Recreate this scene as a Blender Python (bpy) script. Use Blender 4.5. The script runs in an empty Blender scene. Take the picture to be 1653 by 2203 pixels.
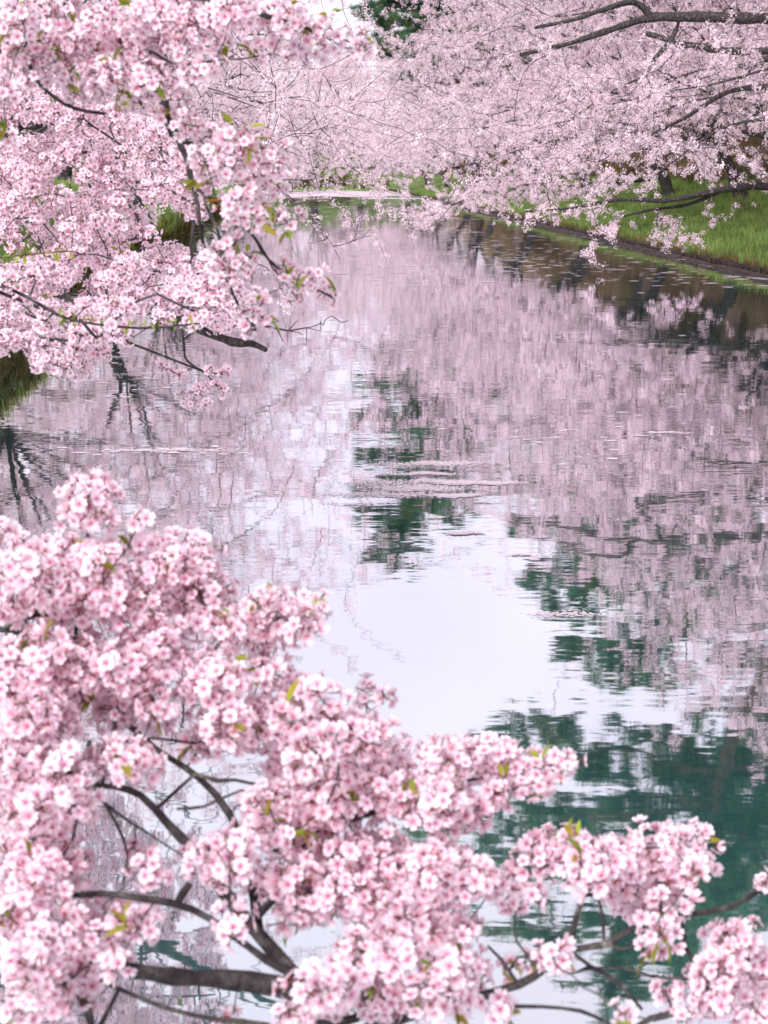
import bpy, math
import numpy as np
from mathutils import Vector

# ------------------------------------------------------------------ camera, sky, sun, exposure
PW, PH, FPX, HORIZON, CAMZ = 1653.0, 2203.0, 3600.0, 358.0, 2.4
PITCH = math.atan((PH / 2 - HORIZON) / FPX)
scene = bpy.context.scene
coll = scene.collection

cam_d = bpy.data.cameras.new('camera')
cam = bpy.data.objects.new('camera', cam_d)
coll.objects.link(cam)
cam_d.sensor_fit = 'VERTICAL'
cam_d.sensor_height = 36.0
cam_d.lens = 36.0 * FPX / PH
cam_d.clip_start = 0.05
cam_d.clip_end = 6000
cam.location = (0, 0, CAMZ)
cam.rotation_euler = (math.pi / 2 - PITCH, 0, 0)
cam_d.dof.use_dof = True
cam_d.dof.focus_distance = 14.0
cam_d.dof.aperture_fstop = 7.6
scene.camera = cam

SUN_AZ, SUN_EL = math.radians(208), math.radians(38)
world = bpy.data.worlds.new('World')
scene.world = world
world.use_nodes = True
wt = world.node_tree
wt.nodes.clear()
w_out = wt.nodes.new('ShaderNodeOutputWorld')
w_bg = wt.nodes.new('ShaderNodeBackground')
w_sky = wt.nodes.new('ShaderNodeTexSky')
w_sky.sky_type = 'NISHITA'
w_sky.sun_disc = False
w_sky.sun_elevation = SUN_EL
w_sky.sun_rotation = SUN_AZ
w_co = wt.nodes.new('ShaderNodeTexCoord')
w_noise = wt.nodes.new('ShaderNodeTexNoise')
w_noise.inputs['Scale'].default_value = 3.0
w_noise.inputs['Detail'].default_value = 5.0
w_ramp = wt.nodes.new('ShaderNodeValToRGB')
w_ramp.color_ramp.elements[0].position = 0.30
w_ramp.color_ramp.elements[0].color = (8.8, 8.3, 9.95, 1)
w_ramp.color_ramp.elements[1].position = 0.66
w_ramp.color_ramp.elements[1].color = (11.0, 10.5, 11.4, 1)
w_mix = wt.nodes.new('ShaderNodeMix')
w_mix.data_type = 'RGBA'
w_mix.inputs[0].default_value = 0.94            # closed, pale overcast over the blue
wt.links.new(w_co.outputs['Generated'], w_noise.inputs['Vector'])
wt.links.new(w_noise.outputs['Fac'], w_ramp.inputs['Fac'])
wt.links.new(w_sky.outputs['Color'], w_mix.inputs[6])
wt.links.new(w_ramp.outputs['Color'], w_mix.inputs[7])
wt.links.new(w_mix.outputs[2], w_bg.inputs['Color'])
w_bg.inputs['Strength'].default_value = 0.060
wt.links.new(w_bg.outputs['Background'], w_out.inputs['Surface'])

sun_d = bpy.data.lights.new('sun', 'SUN')
sun_d.energy = 2.5
sun_d.angle = math.radians(14)
sun_d.color = (1.0, 0.952, 0.968)
sun = bpy.data.objects.new('sun', sun_d)
coll.objects.link(sun)
sdir = Vector((math.sin(SUN_AZ) * math.cos(SUN_EL), math.cos(SUN_AZ) * math.cos(SUN_EL), math.sin(SUN_EL)))
sun.rotation_euler = sdir.to_track_quat('Z', 'Y').to_euler()
sun.location = (0, 0, 60)

scene.view_settings.view_transform = 'Standard'
scene.view_settings.look = 'None'
scene.view_settings.gamma = 1.0
scene.view_settings.exposure = 0.97
scene.view_settings.use_curve_mapping = False
scene.render.engine = 'CYCLES'
scene.cycles.max_bounces = 14
scene.cycles.diffuse_bounces = 11
scene.cycles.glossy_bounces = 3
scene.cycles.transmission_bounces = 8

rng = np.random.default_rng(11)

# ------------------------------------------------------------------ helpers
_cp, _sp = math.cos(PITCH), math.sin(PITCH)
FWD = np.array([0, _cp, -_sp])
UPV = np.array([0, _sp, _cp])
CAMP = np.array([0, 0, CAMZ])


def pix(px, py, depth):
    """world point seen at photo pixel px,py at this depth along the view axis"""
    return CAMP + depth * (FWD + np.array([(px - PW / 2) / FPX, 0, 0]) + (PH / 2 - py) / FPX * UPV)


def pix_at(px, py, Y):
    d = pix(px, py, 1.0) - CAMP
    return CAMP + d * (Y / d[1])


def pix_water(px, py):
    d = pix(px, py, 1.0) - CAMP
    return CAMP + d * (-CAMZ / d[2])


def project(P):
    q = P - CAMP
    dep = q @ FWD
    return PW / 2 + FPX * q[:, 0] / dep, PH / 2 - FPX * (q @ UPV) / dep, dep


def right_edge(y):
    return 8.6 - 0.058 * (np.clip(y, -60, 230) - 37.5)


MOATW = 14.0
FAR_END = 178.0


def left_edge(y):
    return right_edge(y) - MOATW


def smooth(a, b, t):
    u = np.clip((t - a) / (b - a), 0, 1)
    return u * u * (3 - 2 * u)


def ground_z(x, y):
    x = np.asarray(x, float)
    y = np.asarray(y, float)
    tr = x - right_edge(y)
    tl = left_edge(y) - x
    tf = y - FAR_END
    zr = -1.2 + 1.34 * smooth(0.0, 0.04, tr) + 1.25 * smooth(0.05, 6.0, tr) + 9.0 * smooth(5.2, 18.0, tr)
    zl = -1.2 + 1.85 * smooth(0.0, 0.55, tl) + 0.9 * smooth(0.5, 5.0, tl) + 0.6 * smooth(5, 14, tl)
    zf = -1.2 + 2.0 * smooth(0.0, 0.6, tf) + 0.9 * smooth(0.6, 8, tf) + 4.5 * smooth(8, 45, tf)
    z = np.maximum(np.maximum(zr, zl), zf)
    bump = 0.07 * np.sin(x * 1.7 + y * 0.9) * np.sin(y * 1.3 - x * 0.6) + 0.16 * np.sin(x * 0.43 + 1.0) * np.sin(y * 0.37 + x * 0.2)
    off = np.maximum(np.maximum(tr, tl), tf)
    return z + bump * smooth(0.7, 4.0, off)


def prop(o, label=None, cat=None, group=None, kind=None):
    if label: o['label'] = label
    if cat: o['category'] = cat
    if group: o['group'] = group
    if kind: o['kind'] = kind
    return o


def make_mesh(name, V, F, mat=None, smooth_shade=False, col=None):
    me = bpy.data.meshes.new(name)
    me.from_pydata([tuple(v) for v in V] if not isinstance(V, np.ndarray) else V.tolist(), [], F if isinstance(F, list) else F.tolist())
    if col is not None:
        a = me.attributes.new('col', 'FLOAT_COLOR', 'POINT')
        c = np.ones((len(V), 4), np.float32)
        c[:, :3] = col
        a.data.foreach_set('color', c.ravel())
    if mat: me.materials.append(mat)
    if smooth_shade:
        me.polygons.foreach_set('use_smooth', [True] * len(me.polygons))
    me.update()
    return me


def link(name, data, parent=None, loc=None):
    o = bpy.data.objects.new(name, data)
    coll.objects.link(o)
    if parent is not None: o.parent = parent
    if loc is not None: o.location = loc
    return o


def empty(name, loc, label, cat, group=None):
    o = bpy.data.objects.new(name, None)
    o.empty_display_size = 0.3
    coll.objects.link(o)
    o.location = loc
    return prop(o, label, cat, group)


# ------------------------------------------------------------------ materials
def new_mat(name):
    m = bpy.data.materials.new(name)
    m.use_nodes = True
    m.node_tree.nodes.clear()
    return m, m.node_tree.nodes, m.node_tree.links


def leafy_mat(name, transl=0.35, base=None, vary_v=0.16, vary_h=0.02, use_col=True):
    """thin petals and leaves: colour from the mesh, a little different on each one"""
    m, N, L = new_mat(name)
    out = N.new('ShaderNodeOutputMaterial')
    mix = N.new('ShaderNodeMixShader')
    mix.inputs[0].default_value = transl
    d = N.new('ShaderNodeBsdfDiffuse')
    t = N.new('ShaderNodeBsdfTranslucent')
    hsv = N.new('ShaderNodeHueSaturation')
    oi = N.new('ShaderNodeObjectInfo')
    mr = N.new('ShaderNodeMapRange')
    mr.inputs['To Min'].default_value = 1 - vary_v
    mr.inputs['To Max'].default_value = 1 + vary_v * 0.6
    mh = N.new('ShaderNodeMapRange')
    mh.inputs['To Min'].default_value = 0.5 - vary_h
    mh.inputs['To Max'].default_value = 0.5 + vary_h
    mul = N.new('ShaderNodeMath'); mul.operation = 'MULTIPLY'; mul.inputs[1].default_value = 7.31
    fr = N.new('ShaderNodeMath'); fr.operation = 'FRACT'
    L.new(oi.outputs['Random'], mr.inputs['Value'])
    L.new(oi.outputs['Random'], mul.inputs[0]); L.new(mul.outputs[0], fr.inputs[0]); L.new(fr.outputs[0], mh.inputs['Value'])
    L.new(mr.outputs[0], hsv.inputs['Value'])
    L.new(mh.outputs[0], hsv.inputs['Hue'])
    if use_col:
        at = N.new('ShaderNodeAttribute')
        at.attribute_name = 'col'
        L.new(at.outputs['Color'], hsv.inputs['Color'])
    else:
        hsv.inputs['Color'].default_value = (*base, 1)
    L.new(hsv.outputs['Color'], d.inputs['Color'])
    L.new(hsv.outputs['Color'], t.inputs['Color'])
    L.new(d.outputs[0], mix.inputs[1]); L.new(t.outputs[0], mix.inputs[2])
    L.new(mix.outputs[0], out.inputs['Surface'])
    return m


def noise_mat(name, stops, scale=4.0, detail=6.0, bump=0.3, bump_scale=None, rough=0.9, stretch=(1, 1, 1), dist=0.02):
    m, N, L = new_mat(name)
    out = N.new('ShaderNodeOutputMaterial')
    p = N.new('ShaderNodeBsdfPrincipled')
    p.inputs['Roughness'].default_value = rough
    p.inputs['Specular IOR Level'].default_value = 0.25
    co = N.new('ShaderNodeTexCoord')
    mp = N.new('ShaderNodeMapping')
    mp.inputs['Scale'].default_value = stretch
    n = N.new('ShaderNodeTexNoise')
    n.inputs['Scale'].default_value = scale
    n.inputs['Detail'].default_value = detail
    n.inputs['Roughness'].default_value = 0.65
    r = N.new('ShaderNodeValToRGB')
    els = r.color_ramp.elements
    while len(els) < len(stops): els.new(0.5)
    for e, (pos, c) in zip(els, stops):
        e.position = pos
        e.color = (*c, 1)
    L.new(co.outputs['Object'], mp.inputs['Vector']); L.new(mp.outputs[0], n.inputs['Vector'])
    L.new(n.outputs['Fac'], r.inputs['Fac']); L.new(r.outputs['Color'], p.inputs['Base Color'])
    n2 = N.new('ShaderNodeTexNoise')
    n2.inputs['Scale'].default_value = bump_scale or scale * 4
    n2.inputs['Detail'].default_value = 8
    b = N.new('ShaderNodeBump')
    b.inputs['Strength'].default_value = bump
    b.inputs['Distance'].default_value = dist
    L.new(mp.outputs[0], n2.inputs['Vector']); L.new(n2.outputs['Fac'], b.inputs['Height']); L.new(b.outputs[0], p.inputs['Normal'])
    L.new(p.outputs[0], out.inputs['Surface'])
    return m


M_petal = leafy_mat('petal', 0.38, vary_v=0.10, vary_h=0.008)
M_petal_far = leafy_mat('petal_distant', 0.44, vary_v=0.16, vary_h=0.012)
M_leaf = leafy_mat('young_leaf', 0.4, vary_v=0.3, vary_h=0.03)
M_grass = leafy_mat('grass_blade', 0.3, vary_v=0.35, vary_h=0.025)
M_dry = leafy_mat('dry_reed', 0.2, vary_v=0.4, vary_h=0.02)
M_needle = leafy_mat('pine_needle', 0.32, vary_v=0.5, vary_h=0.03)
M_bark = noise_mat('cherry_bark', [(0.32, (0.014, 0.011, 0.013)), (0.48, (0.042, 0.035, 0.036)), (0.60, (0.085, 0.076, 0.070)), (0.72, (0.20, 0.20, 0.165))], scale=22, bump=0.9, bump_scale=70, stretch=(1, 1, 1), dist=0.02)
M_twig = noise_mat('cherry_twig', [(0.3, (0.035, 0.03, 0.034)), (0.7, (0.10, 0.088, 0.092))], scale=20, bump=0.2)
M_pine_bark = noise_mat('pine_bark', [(0.3, (0.05, 0.035, 0.028)), (0.7, (0.16, 0.11, 0.085))], scale=5, bump=0.8, bump_scale=16, stretch=(1, 1, 0.3))
M_wood = noise_mat('wet_wood', [(0.3, (0.018, 0.012, 0.010)), (0.6, (0.055, 0.036, 0.028)), (0.8, (0.11, 0.08, 0.06))], scale=5, bump=0.5, bump_scale=24, stretch=(0.3, 0.3, 2), rough=0.6)


def ground_material():
    m, N, L = new_mat('earth_and_turf')
    out = N.new('ShaderNodeOutputMaterial')
    p = N.new('ShaderNodeBsdfPrincipled')
    p.inputs['Roughness'].default_value = 0.95
    p.inputs['Specular IOR Level'].default_value = 0.1
    at = N.new('ShaderNodeAttribute'); at.attribute_name = 'col'
    co = N.new('ShaderNodeTexCoord')
    n = N.new('ShaderNodeTexNoise'); n.inputs['Scale'].default_value = 2.2; n.inputs['Detail'].default_value = 10; n.inputs['Roughness'].default_value = 0.7
    hsv = N.new('ShaderNodeHueSaturation')
    mr = N.new('ShaderNodeMapRange'); mr.inputs['From Min'].default_value = 0.3; mr.inputs['From Max'].default_value = 0.7
    mr.inputs['To Min'].default_value = 0.45; mr.inputs['To Max'].default_value = 1.5
    L.new(co.outputs['Object'], n.inputs['Vector']); L.new(n.outputs['Fac'], mr.inputs['Value'])
    L.new(mr.outputs[0], hsv.inputs['Value']); L.new(at.outputs['Color'], hsv.inputs['Color'])
    L.new(hsv.outputs['Color'], p.inputs['Base Color'])
    b = N.new('ShaderNodeBump'); b.inputs['Strength'].default_value = 0.8; b.inputs['Distance'].default_value = 0.08
    n2 = N.new('ShaderNodeTexNoise'); n2.inputs['Scale'].default_value = 14; n2.inputs['Detail'].default_value = 8
    L.new(co.outputs['Object'], n2.inputs['Vector']); L.new(n2.outputs['Fac'], b.inputs['Height']); L.new(b.outputs[0], p.inputs['Normal'])
    L.new(p.outputs[0], out.inputs['Surface'])
    return m


def water_material():
    m, N, L = new_mat('still_moat_water')
    out = N.new('ShaderNodeOutputMaterial')
    mix = N.new('ShaderNodeMixShader')
    body = N.new('ShaderNodeBsdfDiffuse')
    body.inputs['Color'].default_value = (0.05, 0.165, 0.155, 1)
    gl = N.new('ShaderNodeBsdfGlossy')
    gl.inputs['Roughness'].default_value = 0.022
    gl.inputs['Color'].default_value = (0.95, 0.94, 0.99, 1)
    lw = N.new('ShaderNodeLayerWeight')
    lw.inputs['Blend'].default_value = 0.5
    ramp = N.new('ShaderNodeValToRGB')
    e = ramp.color_ramp.elements
    e[0].position = 0.3; e[0].color = (0.56, 0.56, 0.56, 1)
    e[1].position = 0.85; e[1].color = (0.95, 0.95, 0.95, 1)
    co = N.new('ShaderNodeTexCoord')

    def layer(sx, sy, ax, ay, detail):
        mp = N.new('ShaderNodeMapping'); mp.inputs['Scale'].default_value = (sx, sy, 1)
        n = N.new('ShaderNodeTexNoise'); n.inputs['Scale'].default_value = 1.0; n.inputs['Detail'].default_value = detail
        L.new(co.outputs['Object'], mp.inputs['Vector']); L.new(mp.outputs[0], n.inputs['Vector'])
        s = N.new('ShaderNodeVectorMath'); s.operation = 'SUBTRACT'; s.inputs[1].default_value = (0.5, 0.5, 0.5)
        L.new(n.outputs['Color'], s.inputs[0])
        k = N.new('ShaderNodeVectorMath'); k.operation = 'MULTIPLY'; k.inputs[1].default_value = (ax, ay, 0)
        L.new(s.outputs[0], k.inputs[0])
        return k
    a = layer(6.5, 21.0, 0.008, 0.018, 2.0)
    b = layer(1.3, 4.2, 0.004, 0.011, 2.0)
    # calm and ruffled patches
    big = N.new('ShaderNodeTexNoise'); big.inputs['Scale'].default_value = 0.35; big.inputs['Detail'].default_value = 2
    L.new(co.outputs['Object'], big.inputs['Vector'])
    mr = N.new('ShaderNodeMapRange'); mr.inputs['From Min'].default_value = 0.35; mr.inputs['From Max'].default_value = 0.65
    mr.inputs['To Min'].default_value = 0.45; mr.inputs['To Max'].default_value = 1.25
    L.new(big.outputs['Fac'], mr.inputs['Value'])
    sc = N.new('ShaderNodeVectorMath'); sc.operation = 'SCALE'
    L.new(a.outputs[0], sc.inputs[0]); L.new(mr.outputs[0], sc.inputs['Scale'])
    s1 = N.new('ShaderNodeVectorMath'); s1.operation = 'ADD'
    L.new(sc.outputs[0], s1.inputs[0]); L.new(b.outputs[0], s1.inputs[1])
    s2 = N.new('ShaderNodeVectorMath'); s2.operation = 'ADD'; s2.inputs[1].default_value = (0, 0, 1)
    L.new(s1.outputs[0], s2.inputs[0])
    nm = N.new('ShaderNodeVectorMath'); nm.operation = 'NORMALIZE'
    L.new(s2.outputs[0], nm.inputs[0])
    L.new(nm.outputs[0], gl.inputs['Normal'])
    L.new(lw.outputs['Facing'], ramp.inputs['Fac'])
    L.new(ramp.outputs['Color'], mix.inputs[0])
    L.new(body.outputs[0], mix.inputs[1]); L.new(gl.outputs[0], mix.inputs[2])
    L.new(mix.outputs[0], out.inputs['Surface'])
    return m


# ------------------------------------------------------------------ scattering (geometry nodes, for masses only)
_groups = {}


def scatter_group(key, sources):
    if key in _groups: return _groups[key]
    g = bpy.data.node_groups.new('scatter_' + key, 'GeometryNodeTree')
    g.interface.new_socket('Geometry', in_out='INPUT', socket_type='NodeSocketGeometry')
    g.interface.new_socket('Geometry', in_out='OUTPUT', socket_type='NodeSocketGeometry')
    N, L = g.nodes, g.links
    gi = N.new('NodeGroupInput'); go = N.new('NodeGroupOutput')
    def named(name, typ):
        a = N.new('GeometryNodeInputNamedAttribute'); a.data_type = typ; a.inputs['Name'].default_value = name
        return a.outputs['Attribute']
    rot = N.new('FunctionNodeEulerToRotation')
    L.new(named('rot', 'FLOAT_VECTOR'), rot.inputs[0])
    scl = named('scl', 'FLOAT')
    idx = named('idx', 'INT')
    join = N.new('GeometryNodeJoinGeometry')
    for k, src in enumerate(sources):
        oi = N.new('GeometryNodeObjectInfo'); oi.inputs['Object'].default_value = src
        cmp_ = N.new('FunctionNodeCompare'); cmp_.data_type = 'INT'; cmp_.operation = 'EQUAL'
        ins = [s for s in cmp_.inputs if s.type == 'INT']
        L.new(idx, ins[0]); ins[1].default_value = k
        ip = N.new('GeometryNodeInstanceOnPoints')
        L.new(gi.outputs[0], ip.inputs['Points'])
        L.new(cmp_.outputs[0], ip.inputs['Selection'])
        L.new(oi.outputs['Geometry'], ip.inputs['Instance'])
        L.new(rot.outputs[0], ip.inputs['Rotation'])
        L.new(scl, ip.inputs['Scale'])
        L.new(ip.outputs[0], join.inputs[0])
    L.new(join.outputs[0], go.inputs[0])
    _groups[key] = g
    return g


def scatter(name, key, sources, P, rot, scl, idx, parent=None, base=(0, 0, 0)):
    me = bpy.data.meshes.new(name)
    P = np.asarray(P, np.float32) - np.asarray(base, np.float32)
    me.vertices.add(len(P))
    me.vertices.foreach_set('co', P.astype(np.float32).ravel())
    a = me.attributes.new('rot', 'FLOAT_VECTOR', 'POINT'); a.data.foreach_set('vector', np.asarray(rot, np.float32).ravel())
    a = me.attributes.new('scl', 'FLOAT', 'POINT'); a.data.foreach_set('value', np.asarray(scl, np.float32))
    a = me.attributes.new('idx', 'INT', 'POINT'); a.data.foreach_set('value', np.asarray(idx, np.int32))
    o = link(name, me, parent)
    md = o.modifiers.new('scatter', 'NODES')
    md.node_group = scatter_group(key, sources)
    o['kind'] = 'stuff'
    return o


def source(name, me):
    o = bpy.data.objects.new(name, me)   # not linked: only geometry for the scatters
    return o


def normals_to_euler(nrm, spin):
    """euler XYZ whose z axis is nrm, turned by spin about it"""
    n = nrm / np.linalg.norm(nrm, axis=1, keepdims=True)
    ref = np.where(np.abs(n[:, 2:3]) < 0.9, np.array([[0, 0, 1.0]]), np.array([[1.0, 0, 0]]))
    x = np.cross(ref, n); x /= np.linalg.norm(x, axis=1, keepdims=True)
    y = np.cross(n, x)
    c, s = np.cos(spin)[:, None], np.sin(spin)[:, None]
    X = x * c + y * s
    Y = -x * s + y * c
    rx = np.arctan2(Y[:, 2], n[:, 2])
    ry = -np.arcsin(np.clip(X[:, 2], -1, 1))
    rz = np.arctan2(X[:, 1], X[:, 0])
    return np.stack([rx, ry, rz], 1)


# ------------------------------------------------------------------ flowers, leaves, blades
FAR_TIP, FAR_MID = np.array([0.955, 0.872, 0.912]), np.array([0.942, 0.795, 0.862])
PINK_TIP = np.array([0.915, 0.80, 0.858])
PINK_MID = np.array([0.90, 0.725, 0.80])
PINK_BASE = np.array([0.76, 0.33, 0.47])
PINK_CORE = np.array([0.50, 0.10, 0.19])


def flower_arrays(cup=0.3, seed=0, tint=1.0, pedicel=True, Lp=0.0172):
    r = np.random.default_rng(seed)
    V, F, C = [], [], []
    for k in range(5):
        a = k * 2 * math.pi / 5 + r.normal(0, 0.06)
        cu = cup + r.normal(0, 0.1)
        s = Lp * (1 + r.normal(0, 0.05))
        wf = 1 + r.normal(0, 0.06)
        rows = [(0.07, [0.0], PINK_CORE), (0.20, [-0.09, 0.09], PINK_BASE), (0.60, [-0.36, 0, 0.36], PINK_MID), (0.90, [-0.33, 0, 0.33], PINK_TIP), (1.03, [-0.15, 0.15], PINK_TIP)]
        b = len(V)
        for rr, ws, c in rows:
            for w in ws:
                rad = rr * s
                if rr == 0.90 and w == 0: rad *= 0.99
                z = s * (cu * rr ** 1.6 * 0.75 + 0.20 * abs(w) * rr) + s * r.normal(0, 0.02)
                x, y = rad, w * s * wf * 1.12
                V.append((x * math.cos(a) - y * math.sin(a), x * math.sin(a) + y * math.cos(a), z))
                C.append(c * np.array([1, tint, tint]))
        # 0 | 1 2 | 3 4 5 | 6 7 8 | 9 10
        F += [(b, b + 2, b + 1), (b + 1, b + 4, b + 3), (b + 1, b + 2, b + 4), (b + 2, b + 5, b + 4),
              (b + 3, b + 4, b + 7), (b + 3, b + 7, b + 6), (b + 4, b + 5, b + 8), (b + 4, b + 8, b + 7),
              (b + 6, b + 7, b + 9), (b + 7, b + 8, b + 10)]
    # stamens: a small tuft in the middle
    b = len(V)
    V.append((0, 0, Lp * 0.05)); C.append(PINK_CORE)
    for k in range(5):
        a = k * 2 * math.pi / 5 + 0.63
        V.append((Lp * 0.20 * math.cos(a), Lp * 0.20 * math.sin(a), Lp * 0.26)); C.append(np.array([0.80, 0.42, 0.36]))
        V.append((Lp * 0.10 * math.cos(a + 0.4), Lp * 0.10 * math.sin(a + 0.4), Lp * 0.05)); C.append(PINK_CORE)
        F.append((b, b + 1 + 2 * k, b + 2 + 2 * k))
    if pedicel:
        b = len(V)
        for z, q, c in ((0.0, 0.0026, (0.26, 0.055, 0.06)), (-0.007, 0.0020, (0.24, 0.07, 0.05)), (-0.026, 0.0008, (0.20, 0.16, 0.05))):
            for k in range(3):
                a = k * 2.094
                V.append((q * math.cos(a), q * math.sin(a), z)); C.append(np.array(c))
        for rrow in range(2):
            for k in range(3):
                k2 = (k + 1) % 3
                F.append((b + rrow * 3 + k, b + rrow * 3 + k2, b + rrow * 3 + 3 + k2, b + rrow * 3 + 3 + k))
    return np.array(V), F, np.array(C)


def flower_mesh(name, **k):
    V, F, C = flower_arrays(**k)
    return make_mesh(name, V, F, M_petal, True, C)


flower_meshes = [flower_mesh('blossom', cup=0.25, seed=1), flower_mesh('blossom', cup=0.45, seed=2, tint=1.03),
                 flower_mesh('blossom', cup=0.10, seed=3), flower_mesh('blossom', cup=0.75, seed=4, tint=0.95),
                 flower_mesh('blossom', cup=1.5, seed=5, tint=0.90)]
flower_src = [source('blossom_source', m) for m in flower_meshes]


def clump_mesh(seed, n=26, R=0.085, elong=1.35):
    """a spray of small five-petalled flowers, for trees further off"""
    r = np.random.default_rng(seed)
    V, F, C = [], [], []
    for i in range(n):
        d = r.normal(size=3); d /= np.linalg.norm(d)
        rad = R * (0.55 + 0.5 * r.random())
        c = d * rad * np.array([elong, 0.9, 0.85])
        nn = d + r.normal(0, 0.35, 3); nn /= np.linalg.norm(nn)
        x = np.cross(nn, [0.3, 0.2, 0.9]); x /= np.linalg.norm(x); y = np.cross(nn, x)
        L = 0.0185 * (0.85 + 0.3 * r.random())
        tint = 0.90 + 0.16 * r.random()
        b = len(V)
        V.append(c); C.append(PINK_BASE * 0.38 + FAR_MID * 0.62)
        s0 = r.random() * 6.28
        for k in range(10):
            a = s0 + k * 0.6283
            q = L if k % 2 == 0 else L * 0.55
            V.append(c + q * (math.cos(a) * x + math.sin(a) * y) + nn * q * 0.30)
            C.append((FAR_TIP if k % 2 == 0 else FAR_MID) * np.array([1, tint, tint]))
        for k in range(5):
            o_, i1, i2 = b + 1 + 2 * k, b + 1 + (2 * k + 9) % 10, b + 1 + (2 * k + 1) % 10
            F.append((b, i1, o_, i2))
    for i in range(3):     # bronze leaf buds
        d = r.normal(size=3); d /= np.linalg.norm(d)
        c = d * R * 0.7; b = len(V)
        t = np.cross(d, [0, 0, 1]) * 0.008
        V += [c + t, c - t, c + d * 0.030]
        cc = np.array([0.22, 0.17, 0.03]) if r.random() < .6 else np.array([0.22, 0.07, 0.02])
        C += [cc] * 3
        F.append((b, b + 1, b + 2))
    return make_mesh('clump', np.array(V), F, M_petal_far, True, np.array(C))


clump_src = [source('clump_source', clump_mesh(s, n)) for s, n in ((21, 26), (22, 30), (23, 20), (24, 14))]


def leaf_mesh(seed, colr, tipc, L=0.042, Wd=0.019):
    r = np.random.default_rng(seed)
    V, C, F = [], [], []
    prof = [(0, 0.06), (0.25, 0.8), (0.5, 1.0), (0.75, 0.66), (1.0, 0.0)]
    for t, w in prof:
        bend = -0.25 * L * t * t
        for sgn in (-1, 0, 1):
            V.append((sgn * w * Wd / 2 * 0.8, t * L, bend + abs(sgn) * w * Wd * 0.28 + r.normal(0, 0.0006)))
            C.append(colr * (1 - t * 0.6) + tipc * t * 0.6)
    for i in range(4):
        b = i * 3
        F += [(b, b + 1, b + 4, b + 3), (b + 1, b + 2, b + 5, b + 4)]
    b = len(V)
    for q, y in ((0.0011, 0.0), (0.0006, -0.016)):
        for k in range(3): V.append((q * math.cos(k * 2.1), y, q * math.sin(k * 2.1))); C.append(np.array([0.3, 0.1, 0.04]))
    for k in range(3): F.append((b + k, b + (k + 1) % 3, b + 3 + (k + 1) % 3, b + 3 + k))
    return make_mesh('leaf', np.array(V), F, M_leaf, True, np.array(C))


GREENL, BRONZE = np.array([0.30, 0.36, 0.055]), np.array([0.38, 0.16, 0.03])
leaf_meshes = [leaf_mesh(1, GREENL, GREENL), leaf_mesh(2, GREENL * 0.75, GREENL), leaf_mesh(3, GREENL, BRONZE), leaf_mesh(4, BRONZE * 0.8, GREENL * 0.8, L=0.030, Wd=0.013)]
leaf_src = [source('leaf_source', m) for m in leaf_meshes]


def tuft_mesh(name, seed, n, h, spread, w, c0, c1, mat, lean=0.35):
    r = np.random.default_rng(seed)
    V, F, C = [], [], []
    for i in range(n):
        a = r.random() * 6.283
        p = np.array([math.cos(a), math.sin(a), 0]) * spread * r.random() ** .7
        hh = h * (0.5 + 0.6 * r.random())
        dr = np.array([math.cos(a + r.normal(0, .8)), math.sin(a + r.normal(0, .8)), 0]) * hh * lean * (0.4 + r.random())
        side = np.array([-math.sin(a + r.normal(0, 1)), math.cos(a + r.normal(0, 1)), 0]) * w
        b = len(V)
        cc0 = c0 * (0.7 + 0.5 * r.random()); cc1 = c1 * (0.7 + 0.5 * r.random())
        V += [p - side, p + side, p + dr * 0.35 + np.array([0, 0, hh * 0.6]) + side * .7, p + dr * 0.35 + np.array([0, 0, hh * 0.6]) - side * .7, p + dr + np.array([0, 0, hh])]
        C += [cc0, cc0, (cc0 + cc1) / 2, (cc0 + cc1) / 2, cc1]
        F += [(b, b + 1, b + 2, b + 3), (b + 3, b + 2, b + 4)]
    return source(name, make_mesh(name, np.array(V), F, mat, False, np.array(C)))


# ------------------------------------------------------------------ tree skeletons
def resample(P, R, step):
    P = np.asarray(P, float); R = np.asarray(R, float)
    # Catmull-Rom through the given points
    out, outr = [P[0]], [R[0]]
    for i in range(len(P) - 1):
        p0 = P[i - 1] if i > 0 else 2 * P[0] - P[1]
        p1, p2 = P[i], P[i + 1]
        p3 = P[i + 2] if i + 2 < len(P) else 2 * P[-1] - P[-2]
        n = max(1, int(math.ceil(np.linalg.norm(p2 - p1) / step)))
        for k in range(1, n + 1):
            t = k / n
            out.append(0.5 * ((2 * p1) + (-p0 + p2) * t + (2 * p0 - 5 * p1 + 4 * p2 - p3) * t * t + (-p0 + 3 * p1 - 3 * p2 + p3) * t ** 3))
            outr.append(R[i] * (1 - t) + R[i + 1] * t)
    return np.array(out), np.array(outr)


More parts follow.
